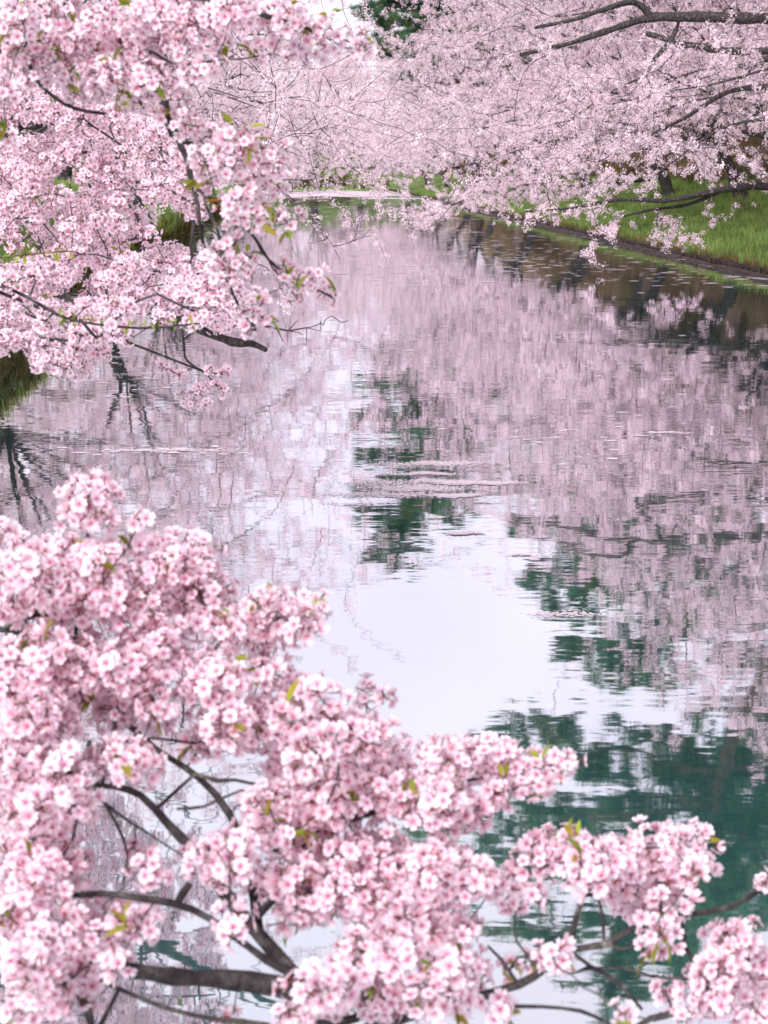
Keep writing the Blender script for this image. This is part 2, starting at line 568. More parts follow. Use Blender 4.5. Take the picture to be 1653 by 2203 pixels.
class Skeleton:
    def __init__(self, cap=60000):
        self.P = np.zeros((cap, 3)); self.D = np.zeros((cap, 3)); self.R = np.zeros(cap)
        self.par = np.full(cap, -1); self.part = np.full(cap, -1); self.n = 0
        self.part_names = []

    def add(self, p, par, r, part, d):
        i = self.n
        self.P[i] = p; self.par[i] = par; self.R[i] = r; self.part[i] = part; self.D[i] = d
        self.n += 1
        return i

    def limb(self, name, pts, radii, step, jit=0.0, attach=True):
        P, R = resample(pts, radii, step)
        if jit:
            J = rng.normal(0, jit, P.shape); J[0] = 0
            J = (J + np.roll(J, 1, 0)) / 2
            P = P + J * R[:, None] * 4
        part = len(self.part_names); self.part_names.append(name)
        par = -1
        start = 0
        if attach and self.n:
            d2 = ((self.P[:self.n] - P[0]) ** 2).sum(1)
            par = int(d2.argmin())
            if d2[par] < (step * 0.3) ** 2: start = 1
        for i in range(start, len(P)):
            a = P[max(i - 1, 0)]; b = P[min(i + 1, len(P) - 1)]
            d = (b - a) / (np.linalg.norm(b - a) + 1e-9)
            par = self.add(P[i], par, R[i], part, d)
        return part

    def grow(self, A, step, jit, tip_r, up=0.0, back=0.5, maxlen=1e9, first_parts=None):
        """reach each attractor with a twig from the best node so far"""
        if len(A) == 0: return np.array([], int)
        n0 = self.n
        d0 = np.array([((self.P[:n0] - a) ** 2).sum(1).min() for a in A])
        ends = []
        for k in np.argsort(d0):
            a = A[k]
            v = a - self.P[:self.n]
            d = np.sqrt((v * v).sum(1)) + 1e-6
            cosang = (v * self.D[:self.n]).sum(1) / d
            cost = d * (1 + back * (1 - cosang)) + 0.25 * step
            p = int(cost.argmin())
            L = d[p]
            if L < step * 0.25:
                ends.append(p); continue
            n = max(1, int(math.ceil(L / step)))
            p0 = self.P[p].copy()
            c1 = p0 + self.D[p] * L * 0.35 + np.array([0, 0, up * L])
            par = p
            prev = p0
            for j in range(1, n + 1):
                t = j / n
                q = (1 - t) ** 2 * p0 + 2 * t * (1 - t) * c1 + t * t * a
                if j < n: q = q + rng.normal(0, jit * step, 3)
                dd = q - prev; dd /= np.linalg.norm(dd) + 1e-9
                par = self.add(q, par, tip_r, -1, dd)
                prev = q
            ends.append(par)
        return np.array(ends)

    def finish(self, power=2.4, tip_r=0.003):
        n = self.n
        acc = np.zeros(n)
        given = self.part[:n] >= 0
        r = np.zeros(n)
        nch = np.zeros(n, int)
        for i in range(n - 1, -1, -1):
            rp = max(acc[i], tip_r ** power) ** (1 / power)
            r[i] = self.R[i] if given[i] else min(rp, self.R[self.par[i]] * 0.8 if self.par[i] >= 0 and given[self.par[i]] else 1e9)
            if self.par[i] >= 0:
                acc[self.par[i]] += rp ** power if not given[i] else r[i] ** power
                nch[self.par[i]] += 1
        self.r = r * (1 + rng.normal(0, .09, n))
        self.nch = nch
        return self

    def tube_mesh(self, name, sel, sides, mat, base):
        """edges into the selected nodes as one connected run of tapered rings"""
        n = self.n
        P, r, par = self.P[:n], self.r, self.par[:n]
        main = np.full(n, -1)
        for i in range(n):
            p = par[i]
            if p >= 0 and sel[i] and sel[p] and (main[p] < 0 or r[i] > r[main[p]]): main[p] = i
        T = np.zeros((n, 3))
        has = par >= 0
        T[has] = P[has] - P[par[has]]
        T /= np.linalg.norm(T, axis=1, keepdims=True) + 1e-12
        Tn = T.copy()
        mk = main >= 0
        Tn[mk] += T[main[mk]]
        Tn /= np.linalg.norm(Tn, axis=1, keepdims=True) + 1e-12
        ang = np.arange(sides) * 2 * math.pi / sides
        ref = np.array([0.31, 0.52, 0.795])

        def rings(c, t, rad):
            x = np.cross(t, ref); x /= np.linalg.norm(x, axis=1, keepdims=True) + 1e-12
            y = np.cross(t, x)
            bumpy = 1 + (rng.normal(0, .06, (len(c), sides, 1)) if sides >= 10 else 0)
            return c[:, None, :] + rad[:, None, None] * bumpy * (np.cos(ang)[None, :, None] * x[:, None, :] + np.sin(ang)[None, :, None] * y[:, None, :])
        idx = np.nonzero(sel)[0]
        ring_of = np.full(n, -1)
        ring_of[idx] = np.arange(len(idx))
        V1 = rings(P[idx], Tn[idx], r[idx])
        e = idx[par[idx] >= 0]
        pe = par[e]
        shared = sel[pe] & (main[pe] == e)
        starts = np.where(shared, ring_of[pe], -1)
        own = e[~shared]
        V2 = rings(P[par[own]], T[own], np.minimum(r[own] * 1.25, r[par[own]] * 0.95)) if len(own) else np.zeros((0, sides, 3))
        starts[~shared] = len(idx) + np.arange(len(own))
        V = np.concatenate([V1, V2]).reshape(-1, 3) - np.asarray(base)
        a = starts * sides; b = ring_of[e] * sides
        k = np.arange(sides); k2 = (k + 1) % sides
        F = np.stack([a[:, None] + k, a[:, None] + k2, b[:, None] + k2, b[:, None] + k], 2).reshape(-1, 4)
        fl = F.tolist()
        ends = idx[self.nch[idx] == 0]
        fl += [list(range(ring_of[i] * sides, ring_of[i] * sides + sides)) for i in ends if sides > 3 or True]
        return make_mesh(name, V, fl, mat, True)

    def build(self, root, base, limb_sides=9, twig_sides=4, twig_name='twigs'):
        n = self.n
        for k, nm in enumerate(self.part_names):
            sel = self.part[:n] == k
            if not sel.any(): continue
            link(nm, self.tube_mesh(nm, sel, limb_sides, M_bark, base), root)
        sel = self.part[:n] < 0
        if sel.any():
            o = link(twig_name, self.tube_mesh(twig_name, sel, twig_sides, M_twig, base), root)
            o['kind'] = 'stuff'


# ------------------------------------------------------------------ THE SETTING
def build_ground():
    t = np.concatenate([[-900, -400, -200, -110, -70, -45, -30], np.arange(-24, -12.0, 1.0), np.arange(-12, -7.7, .4), [-7.55, -7.4, -7.25, -7.12, -7.0, -6.9, -6.0],
                        [-2, 2, 6.0, 6.9, 7.0, 7.04, 7.2], np.arange(7.6, 14, .4), np.arange(14, 24, .8), [26, 30, 36, 45, 60, 80, 120, 200, 400, 900]])
    ys = np.concatenate([[-400, -200, -100, -60], np.arange(-50, FAR_END - 1, 1.0), FAR_END + np.array([-.5, 0, .15, .3, .6, 1, 2, 3, 4, 6, 8, 11, 15, 20, 30, 45, 70, 110, 200, 400, 800, 1500])])
    T, Y = np.meshgrid(t, ys)
    X = right_edge(Y) - MOATW / 2 + T
    Z = ground_z(X, Y)
    V = np.stack([X, Y, Z], 2).reshape(-1, 3)
    h, w = T.shape
    i = (np.arange(h - 1)[:, None] * w + np.arange(w - 1)[None, :]).ravel()
    F = np.stack([i, i + 1, i + w + 1, i + w], 1)
    tr = (X - right_edge(Y)).ravel(); tl = (left_edge(Y) - X).ravel(); tf = (Y - FAR_END).ravel()
    green = np.array([0.11, 0.16, 0.05]); brown = np.array([0.22, 0.135, 0.085]); mud = np.array([0.03, 0.035, 0.025]); olive = np.array([0.085, 0.075, 0.022])
    C = np.tile(green, (len(V), 1))
    mixn = (.5 + .5 * np.sin(X.ravel() * .8 + Y.ravel() * .35) * np.sin(Y.ravel() * .22 - X.ravel() * .3))[:, None]
    brown = brown * .72 * (1 - mixn) + np.array([0.075, 0.085, 0.032]) * mixn
    k = smooth(5.6, 8.0, tr + 1.2 * np.sin(Y.ravel() * .31) + .7 * np.sin(Y.ravel() * 1.1))[:, None]
    C = C * (1 - k) + brown * k
    k = (smooth(-.1, .1, tl) * (1 - smooth(.45, .9, tl)))[:, None]
    C = C * (1 - k) + olive * k
    k = smooth(14, 25, tr)[:, None]
    C = C * (1 - k) + green * 0.8 * k
    wet = (np.maximum(np.maximum(tr, tl), tf) < 0.02)
    C[wet] = mud
    o = link('ground', make_mesh('ground', V, F, ground_material(), True, C))
    o['kind'] = 'structure'
    y = np.array([-300, -60, 0, 60, 120, FAR_END + .4])
    V = [(float(left_edge(v)) - .5, v, 0) for v in y] + [(float(right_edge(v)) + .03, v, 0) for v in y]
    n = len(y)
    o = link('water', make_mesh('water', np.array(V, float), [(i, i + n, i + n + 1, i + 1) for i in range(n - 1)], water_material()))
    o['kind'] = 'structure'


build_ground()


def box_arrays(c, ax, ay, az):
    s = [(-1, -1, -1), (1, -1, -1), (1, 1, -1), (-1, 1, -1), (-1, -1, 1), (1, -1, 1), (1, 1, 1), (-1, 1, 1)]
    V = [c + a * ax + b * ay + d * az for a, b, d in s]
    F = [(0, 3, 2, 1), (4, 5, 6, 7), (0, 1, 5, 4), (1, 2, 6, 5), (2, 3, 7, 6), (3, 0, 4, 7)]
    return V, F


def build_edging():
    base = (float(right_edge(40)), 40.0, 0.0)
    root = empty('timber_edging', base, 'dark wet timber edging along the foot of the green grass bank', 'edging')
    protos = []
    for v in range(4):
        V, F = [], []
        segs = 5
        for i in range(segs + 1):
            y = -0.985 + 1.97 * i / segs
            dz = rng.normal(0, .012); dx = rng.normal(0, .008)
            V += [(-.03 + dx, y, -.25), (.03 + dx, y, -.25), (.03 + dx, y, .12 + dz), (-.03 + dx, y, .13 + dz)]
        for i in range(segs):
            b = i * 4
            for k in range(4): F.append((b + k, b + (k + 1) % 4, b + 4 + (k + 1) % 4, b + 4 + k))
        F += [(0, 1, 2, 3)[::-1], tuple(segs * 4 + k for k in range(4))]
        protos.append(make_mesh('plank', np.array(V), F, M_wood))
    logm = []
    for v in range(3):
        V, F = [], []
        for i in range(7):
            y = -0.98 + 1.96 * i / 6; q = .055 + rng.normal(0, .004)
            for k in range(7):
                a = k * 6.283 / 7
                V.append((q * math.cos(a), y, q * math.sin(a) + rng.normal(0, .003)))
        for i in range(6):
            for k in range(7): F.append((i * 7 + k, i * 7 + (k + 1) % 7, i * 7 + 7 + (k + 1) % 7, i * 7 + 7 + k))
        F += [tuple(range(6, -1, -1)), tuple(42 + k for k in range(7))]
        logm.append(make_mesh('log', np.array(V), F, M_wood))
    ang = math.atan(0.058)
    p0 = l0 = None
    for i, y in enumerate(np.arange(16, FAR_END - 1, 2.0)):
        x = float(right_edge(y))
        for nm, meshes, dx, z in (('plank', protos, -.05, .03 + rng.normal(0, .015)), ('log', logm, -.24 + rng.normal(0, .012), .015 + rng.normal(0, .01))):
            o = link(nm, meshes[i % len(meshes)], root, (x + dx - base[0], y - base[1], z))
            o.rotation_euler = (rng.normal(0, .006), 0, ang + rng.normal(0, .006))
    V, F = [], []
    for y in np.arange(16, 110, 0.5):
        x = float(right_edge(y)) - .125 + rng.normal(0, .012); q = .04; h = .09 + rng.normal(0, .03); b = len(V)
        for z in (-.3, h):
            for k in range(5):
                a = k * 6.283 / 5
                V.append((x + q * math.cos(a) - base[0], y + q * math.sin(a) - base[1], z))
        F += [(b + k, b + (k + 1) % 5, b + 5 + (k + 1) % 5, b + 5 + k) for k in range(5)] + [tuple(b + 5 + k for k in range(5))]
    o = link('stakes', make_mesh('stakes', np.array(V), F, M_wood), root)
    o['kind'] = 'stuff'


build_edging()

# ------------------------------------------------------------------ grass and reeds on the banks
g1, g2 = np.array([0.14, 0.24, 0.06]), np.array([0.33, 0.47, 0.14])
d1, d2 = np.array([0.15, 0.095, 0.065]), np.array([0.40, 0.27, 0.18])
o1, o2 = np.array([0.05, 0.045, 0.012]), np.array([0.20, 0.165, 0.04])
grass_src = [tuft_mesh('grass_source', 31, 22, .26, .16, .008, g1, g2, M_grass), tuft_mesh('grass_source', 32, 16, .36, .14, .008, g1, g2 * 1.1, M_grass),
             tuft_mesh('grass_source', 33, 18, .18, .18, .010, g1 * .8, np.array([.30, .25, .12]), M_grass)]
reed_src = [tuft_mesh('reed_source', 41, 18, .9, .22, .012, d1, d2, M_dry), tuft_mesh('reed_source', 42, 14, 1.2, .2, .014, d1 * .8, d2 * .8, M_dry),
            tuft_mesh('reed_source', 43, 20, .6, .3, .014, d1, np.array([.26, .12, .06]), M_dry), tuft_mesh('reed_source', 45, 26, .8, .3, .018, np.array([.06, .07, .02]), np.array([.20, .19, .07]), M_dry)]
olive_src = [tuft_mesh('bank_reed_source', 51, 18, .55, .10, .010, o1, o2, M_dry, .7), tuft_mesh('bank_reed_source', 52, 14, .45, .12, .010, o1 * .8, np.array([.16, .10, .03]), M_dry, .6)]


def field(name, key, src, n, yr, tr, side, smin, smax, prefer_near=0.0, tilt=.15, probs=None):
    y = yr[0] + (yr[1] - yr[0]) * rng.random(n) ** (1 + prefer_near)
    t = tr[0] + (tr[1] - tr[0]) * rng.random(n)
    x = right_edge(y) + t if side > 0 else left_edge(y) - t
    P = np.stack([x, y, ground_z(x, y) - .02], 1)
    rot = np.stack([rng.normal(0, tilt, n), rng.normal(0, tilt, n), rng.random(n) * 6.283], 1)
    return scatter(name, key, src, P, rot, smin + (smax - smin) * rng.random(n), rng.choice(len(src), n, p=probs))


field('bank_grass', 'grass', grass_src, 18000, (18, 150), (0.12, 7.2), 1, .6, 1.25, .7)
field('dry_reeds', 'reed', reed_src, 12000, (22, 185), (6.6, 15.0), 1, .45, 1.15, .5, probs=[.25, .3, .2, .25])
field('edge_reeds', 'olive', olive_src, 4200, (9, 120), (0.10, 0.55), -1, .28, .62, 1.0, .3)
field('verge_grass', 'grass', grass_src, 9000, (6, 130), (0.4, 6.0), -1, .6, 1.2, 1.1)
# dry fringe hanging over the timber
straw_src = [tuft_mesh('straw_source', 55, 14, .5, .12, .012, np.array([.14, .09, .05]), np.array([.40, .28, .15]), M_dry, .8), tuft_mesh('straw_source', 56, 14, .4, .12, .012, np.array([.10, .10, .04]), np.array([.30, .17, .09]), M_dry, .7)]
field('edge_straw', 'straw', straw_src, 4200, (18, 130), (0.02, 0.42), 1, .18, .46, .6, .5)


# ------------------------------------------------------------------ hedge and planting at the far end
def build_hedge(name, label, x0, x1, y, h, dark, n):
    root = empty(name, ((x0 + x1) / 2, y, 0), label, 'hedge')
    bx = (x0 + x1) / 2
    nx, V, F = 24, [], []
    for i in range(nx + 1):
        x = x0 + (x1 - x0) * i / nx - bx
        for (yy, zz) in ((-.55, .1), (-.6, h * .5), (-.4, h * .85), (.2, h), (.8, h * .8), (.9, .1)):
            V.append((x, yy + rng.normal(0, .07), zz + rng.normal(0, .07)))
    for i in range(nx):
        for k in range(5): F.append((i * 6 + k, i * 6 + k + 1, i * 6 + 7 + k, i * 6 + 6 + k))
    F += [tuple(range(6)), tuple(nx * 6 + k for k in range(5, -1, -1))]
    m = noise_mat(name, [(.3, (.02, .022, .008)), (.7, (.08, .085, .025))], scale=3)
    link('body', make_mesh('body', np.array(V), F, m), root)
    P = np.stack([rng.uniform(x0, x1, n), y + rng.uniform(-.65, .85, n), np.zeros(n)], 1)
    P[:, 2] = h * np.sqrt(np.clip(1 - ((P[:, 1] - y) / .9) ** 2, 0, 1)) * rng.uniform(.35, 1.0, n)
    rot = np.stack([rng.normal(.4, .5, n), rng.normal(0, .5, n), rng.random(n) * 6.28], 1)
    scatter('foliage', 'olive' if not dark else 'reed', olive_src if not dark else reed_src, P, rot, rng.uniform(.5, .9, n) * (1 if not dark else .35), rng.integers(0, 2, n), root, ((x0 + x1) / 2, y, 0))


build_hedge('hedge', 'long olive hedge along the far end of the moat, beneath the grey trunk', -10.5, -3.6, FAR_END + 1.0, 1.35, False, 1500)
build_hedge('low_hedge', 'low dark hedge at the far water edge, right of the olive hedge', -3.4, 0.6, FAR_END + 1.0, .85, True, 700)


# ------------------------------------------------------------------ cherry trees lining the moat
def gen_cherry(label, base, side, seed, H=8.6, reach=6.3, lean=.5, trunk_r=.3, density=1.0, droop=1.0, extra_limbs=(), extra_attr=None, cl_scale=1.0, low=1.6, group=None, step=.28, clumps=1.6, bare=0.0, keep=None, limb_f=.30, low_w=.45, dome=0):
    """side: -1 when the water lies to the tree's -x side"""
    global rng
    rng = np.random.default_rng(seed)
    base = np.array([base[0], base[1], float(ground_z(base[0], base[1])) - .1])
    root = empty('cherry_tree', base, label, 'tree', group)
    S = Skeleton()
    top = base + np.array([side * lean * 2.2, rng.normal(0, .2), 2.1 + rng.normal(0, .2)])
    mid = base + np.array([side * lean * .8, rng.normal(0, .15), 1.1])
    S.limb('trunk', [base, mid, top], [trunk_r * 1.25, trunk_r, trunk_r * .85], .25, .03)
    A = []
    z0 = top[2]
    Ht = H - (z0 - 0)
    specs = []
    for az, L, rise, dr in ((0, 1.0, .18, 1.0), (28, 1.0, .34, .8), (-30, 1.02, .30, .85), (12, .92, .62, .5), (-20, .85, .80, .35), (62, .9, .40, .6), (-66, .9, .44, .6),
                            (45, .7, .95, .2), (-50, .6, 1.0, .15), (120, .62, .5, .4), (-125, .62, .55, .4), (180, .5, .7, .3)):
        specs.append((az + rng.normal(0, 9), L * reach * rng.uniform(.9, 1.1), rise * Ht * rng.uniform(.85, 1.1), dr * droop * 1.9 * rng.uniform(.7, 1.2)))
    for az, L, rise, dr in specs:
        a = math.radians(az)
        dx, dy = side * math.cos(a), math.sin(a)
        ts = np.linspace(0, 1, 7)
        wob = rng.normal(0, .22, (7, 3)); wob[0] = 0
        P = np.stack([top[0] + dx * L * ts, top[1] + dy * L * ts, z0 - .25 + rise * (1 - (1 - ts) ** 2) - dr * ts ** 3], 1) + wob * ts[:, None]
        P[:, 2] = np.maximum(P[:, 2], .55 + ts * 0)
        r0 = trunk_r * limb_f * (L / reach) ** .5
        S.limb('limb', P, r0 * (1 - ts) ** .9 + .007, .3, .02)
        na = int(density * 62 * (L / 5.0) ** 1.5)
        t = rng.uniform(.22, 1.10, na)
        q = np.stack([np.interp(t, ts, P[:, i]) for i in range(3)], 1)
        over = np.clip(t - 1, 0, 1)[:, None] * np.array([dx * L, dy * L, -.4])
        sg = .55 + .19 * L * t
        off = rng.normal(0, 1, (na, 3)) * np.stack([sg, sg, .32 + .1 * L * t * .6], 1)
        off[:, 2] += .12
        A.append(q + over + off)
    if dome:
        v = rng.normal(size=(dome, 3)); v[:, 2] = np.abs(v[:, 2]) * .9 + .1
        v /= np.linalg.norm(v, axis=1, keepdims=True)
        q = rng.uniform(.55, 1.0, dome)[:, None]
        A.append(np.array([top[0] + side * reach * .34, top[1], H - 3.3]) + v * q * np.array([reach * .78, reach * .85, 3.4]))
    A = np.concatenate(A)
    for P, R in extra_limbs:
        S.limb('limb', P, R, .25, .01)
    # keep clear of the ground, the water and (over the bank) of head height
    tr = A[:, 0] - right_edge(A[:, 1]) if side < 0 else left_edge(A[:, 1]) - A[:, 0]
    zmin = np.where(tr > -1.0, low + .2, np.where(tr > -2.5, low * .7, low_w))
    A = A[A[:, 2] > zmin]
    if extra_attr is not None: A = np.concatenate([A, extra_attr])
    if keep is not None: A = A[keep(A)]
    ends = S.grow(A, step, .10, .004, up=.02, back=.5)
    S.finish(tip_r=.0055)
    S.build(root, base, 8, 3)
    n = S.n
    tw = np.nonzero((S.part[:n] < 0) & (S.r < .035))[0]
    if bare:
        # whole end sprays without flowers
        cell = np.floor(S.P[tw] / 1.1).astype(int)
        hsh = (cell[:, 0] * 73856093 ^ cell[:, 1] * 19349663 ^ cell[:, 2] * 83492791) % 1000 / 1000.0
        tw = tw[hsh > bare]
    m = int(len(tw) * clumps)
    k = rng.choice(tw, m)
    f = rng.random(m)[:, None]
    P = S.P[k] * f + S.P[np.maximum(S.par[k], 0)] * (1 - f) + rng.normal(0, .055, (m, 3))
    d = S.D[k]
    rot = normals_to_euler(np.stack([d[:, 1], -d[:, 0], np.ones(m)], 1) + rng.normal(0, .4, (m, 3)), rng.random(m) * 6.28)
    scatter('crown', 'clump', clump_src, P, rot, cl_scale * rng.uniform(.65, 1.25, m), rng.choice(4, m, p=[.3, .3, .25, .15]), root, base)
    return root, S


R_GROUP = 'cherry trees along the grassy bank'
L_GROUP = 'cherry trees along the reedy bank'


def R_(y, t): return (float(right_edge(y)) + t, y)
def L_(y, t): return (float(left_edge(y)) - t, y)


def limb_px(pts, r0, r1):
    P = [pix_at(x, y, Y) for x, y, Y in pts]
    return P, np.linspace(r0, r1, len(P))


lab = {}
big = [limb_px([(1960, 60, 34.5), (1800, 40, 34.5), (1653, 40, 34.3), (1480, 36, 34), (1400, 38, 34), (1320, 62, 33.5), (1230, 92, 33), (1120, 118, 32.5)], .15, .035),
       limb_px([(1405, 38, 34), (1365, 5, 33.8), (1300, 20, 33.2), (1235, 42, 33), (1150, 60, 33)], .07, .03),
       limb_px([(1462, 45, 34), (1445, 85, 33.8), (1410, 125, 33.4), (1390, 165, 33)], .06, .03),
       limb_px([(1800, 180, 36), (1653, 187, 36), (1600, 190, 35.8), (1550, 205, 35.5), (1480, 250, 35), (1400, 290, 34.5)], .08, .03),
       limb_px([(1860, 60, 37), (1640, 110, 37), (1500, 100, 37), (1440, 85, 37), (1390, 72, 37)], .10, .05)]
gen_cherry('tall cherry with one thick dark horizontal limb reaching out high over the grass bank', R_(35, 5.0), -1, 101, dome=420, H=10.6, reach=7.2, low=2.6, low_w=2.3, extra_limbs=big, density=1.2, bare=.06, trunk_r=.24, group=R_GROUP)
low = [limb_px([(1720, 440, 41), (1653, 402, 41), (1570, 406, 40.5), (1500, 420, 40), (1430, 432, 39.5), (1330, 430, 39), (1230, 448, 38.5), (1130, 455, 38)], .11, .02),
       limb_px([(1560, 408, 40.5), (1480, 440, 40), (1400, 452, 39.5), (1330, 470, 39), (1290, 500, 38.6)], .05, .015)]
ea = []
for cx, cy, rx, ry, Y, nn in ((1300, 490, 45, 35, 38.5, 34), (1450, 520, 55, 22, 39, 30), (1440, 480, 60, 20, 39.5, 16), (1210, 455, 60, 20, 38.5, 22), (1130, 470, 60, 20, 38, 10), (1280, 560, 30, 40, 38.3, 6), (1560, 470, 50, 20, 40, 8)):
    for _ in range(nn):
        ea.append(pix_at(cx + rng.normal(0, rx * .55), cy + rng.normal(0, ry * .55), Y + rng.normal(0, .4)))
for _ in range(230):
    x_ = rng.uniform(1130, 1700)
    ea.append(pix_at(x_, rng.uniform(310, 400 + 25 * math.sin(x_ * .02)), rng.uniform(37, 46)))
gen_cherry('cherry with low crooked limb and half bare twigs dipping over the timber edging', R_(41.5, 5.0), -1, 102, dome=420, H=10.2, reach=7.4, low=2.5, low_w=1.7, extra_limbs=low, extra_attr=np.array(ea), density=1.15, bare=.14, trunk_r=.20, group=R_GROUP)
specsR = [(50, 5.0, 8.0, 10.6, .04, 'cherry whose bare lower twigs show brown slope behind, beyond the low crooked limb', 2.5),
          (58, 4.8, 9.4, 10.6, 0, 'cherry spreading lowest, its blossom tips almost touching the water', 2.3),
          (68, 4.6, 8.4, 10.8, 0, 'dense pale pink cherry just beyond the one with tips near the water', 1.9),
          (80, 3.6, 7.4, 10.6, 0, 'cherry with a dark forked limb showing in front of the tall pine', 2.0),
          (93, 3.0, 6.8, 10.4, 0, 'cherry in full bloom below the tall pine, fifth before the far end', 2.0),
          (107, 2.5, 6.4, 10.4, 0, 'cherry in full bloom on the bank, fourth before the far end', 2.0),
          (122, 2.5, 6.2, 10.4, 0, 'cherry in full bloom on the bank, third before the far end', 2.0),
          (139, 2.6, 6.0, 10.4, 0, 'cherry in full bloom on the bank, second before the far end', 2.0),
          (158, 2.6, 5.6, 10.4, 0, 'last cherry on the grass bank beside the far end of the moat', 2.0)]
sweep = []
for k_ in range(330):
    f_ = rng.random()
    sweep.append(pix_at(1270 - 385 * f_ + rng.normal(0, 14), 325 + 150 * f_ + rng.normal(0, 26) * (1 - .45 * f_), rng.uniform(51, 59)))
for k_ in range(110):
    f_ = rng.random()
    sweep.append(pix_at(1300 - 300 * f_, 400 + 45 * f_ + rng.normal(0, 12), rng.uniform(49, 55)))
sweep_limbs = [limb_px([(1330, 330, 57.5), (1230, 345, 57), (1120, 375, 56), (1010, 425, 55), (930, 462, 54)], .07, .012), limb_px([(1400, 385, 56), (1250, 400, 54.5), (1130, 398, 53.5), (1060, 435, 52.5)], .08, .012)]
for i, (y, t, reach, H, bare, label, lw_) in enumerate(specsR):
    gen_cherry(label, R_(y, t), -1, 110 + i, H=H, reach=reach, density=1.2 if y < 90 else 1.1, bare=bare, extra_limbs=sweep_limbs if i == 1 else (), extra_attr=np.array(sweep) if i == 1 else None, low=lw_, droop=1.35 if i == 1 else .8, low_w=.4 if i == 1 else 1.5 if i == 0 else .9, trunk_r=.21, group=R_GROUP, dome=380 if y < 75 else 200,
               cl_scale=1.0 if y < 75 else 1.25 if y < 110 else 1.6, step=.28 if y < 75 else .38 if y < 110 else .5, clumps=1.7)
specsL = [(18.5, .9, 2.5, 8.4, 'near cherry on the reedy bank with dark leaning trunk mirrored in the moat', 2.2, .55),
          (24, 2.2, 3.6, 8.2, 'cherry just behind the dark leaning trunk on the reedy bank', 2.2, .3),
          (32, 3.1, 5.6, 8.8, 'cherry above the mossy reed tufts at the water edge', 2.4, .4),
          (43, 1.8, 5.0, 8.8, 'cherry with thin bare twigs fanning towards the middle of the moat', 2.2, .4),
          (56, 1.8, 5.2, 9.0, 'cherry behind the hanging bough, sixth before the far hedge', 2.0, .4),
          (70, 1.8, 5.2, 10.2, 'cherry on the reedy bank, fifth before the far hedge', 2.0, .4),
          (86, 1.8, 5.2, 10.6, 'cherry on the reedy bank, fourth before the far hedge', 2.0, .4),
          (104, 1.8, 5.2, 10.8, 'cherry on the reedy bank, third before the far hedge', 2.0, .4),
          (126, 2.0, 5.2, 11, 'cherry on the reedy bank, second before the far hedge', 2.0, .4),
          (152, 2.0, 5.2, 11.5, 'cherry on the reedy bank standing next to the far hedge', 2.0, .4)]
for i, (y, t, reach, H, label, lw_, lean) in enumerate(specsL):
    gen_cherry(label, L_(y, t), 1, 140 + i, H=H, reach=reach, density=1.45 if y < 90 else 1.1, low=lw_, lean=lean, group=L_GROUP, trunk_r=.15 if y < 30 else .19 if y < 50 else .28, limb_f=.15 if y < 60 else .26,
               cl_scale=.9 if y < 30 else 1.0 if y < 60 else 1.25 if y < 110 else 1.6, step=.22 if y < 30 else .28 if y < 75 else .38 if y < 110 else .5, clumps=1.9 if y < 30 else 1.7, bare=.06)
for i, (y, label) in enumerate([(38, 'second row cherry high on the slope behind the thick horizontal limb'), (46, 'second row cherry on the slope behind the low crooked limb'), (55, 'second row cherry on the slope behind the bare lower twigs'),
                                (65, 'second row cherry on the slope behind the lowest spreading one'), (77, 'second row cherry on the slope behind the dark forked limb'), (92, 'second row cherry on the slope beside the yellowish pine'), (110, 'second row cherry on the slope beside the tall dark pine')]):
    gen_cherry(label, R_(y, 9.0), -1, 190 + i, H=12.2, reach=5.6, density=1.2, low=4.4, trunk_r=.28, limb_f=.3, cl_scale=1.15 if y < 70 else 1.5, step=.34, clumps=1.7, group='second row of cherry trees on the brown slope')
for i, (y, label) in enumerate([(80, 'cherry on top of the brown embankment, nearest of four up there'), (98, 'cherry on top of the brown embankment, second nearest of four'), (118, 'cherry on top of the brown embankment, third nearest of four'), (142, 'cherry on top of the brown embankment, farthest of four'), (166, 'cherry at the far end of the brown embankment, past the four on top')]):
    gen_cherry(label, R_(y, 14.5 if y < 150 else 10.5), -1, 225 + i, H=15.5, reach=6.2, density=1.1, low=8.5, trunk_r=.28, limb_f=.3, cl_scale=1.6, step=.5, clumps=1.7, group='cherry trees on top of the embankment')
for i, (y, label) in enumerate([(28, 'second row cherry inland of the dark leaning trunk'), (38, 'second row cherry inland of the mossy reed tufts'), (50, 'second row cherry inland of the fanning bare twigs'), (64, 'second row cherry on the reedy side, halfway to the far end'), (82, 'second row cherry on the reedy side, beyond the halfway one')]):
    gen_cherry(label, L_(y, 7.5), 1, 240 + i, H=9.6, reach=5.6, density=1.3, low=3.0, trunk_r=.28, limb_f=.3, cl_scale=1.2, step=.34, clumps=1.7, group='second row of cherry trees behind the reedy bank')
for i, (x, y, H, label) in enumerate([(-7.6, 184, 14, 'old cherry with thick grey trunk behind the olive hedge'), (-2.5, 187, 14, 'cherry in bloom at the far end behind the low dark hedge'),
                                      (2.5, 184, 13, 'cherry in bloom at the far corner where hedge meets grass bank'), (-13, 186, 14, 'cherry at the far corner beyond the reedy bank'), (-4.5, 200, 17.5, 'cherry in the second row behind the far hedge'), (-10.5, 202, 17.5, 'second row cherry behind the one with the thick grey trunk')]):
    gen_cherry(label, (x, y), -1 if i % 2 else 1, 170 + i, H=H, reach=5.6, density=1.7, low=1.4, lean=.1, dome=200, trunk_r=.42 if i == 0 else .3, cl_scale=1.7, step=.5, clumps=1.7, group='cherry trees at the far end')


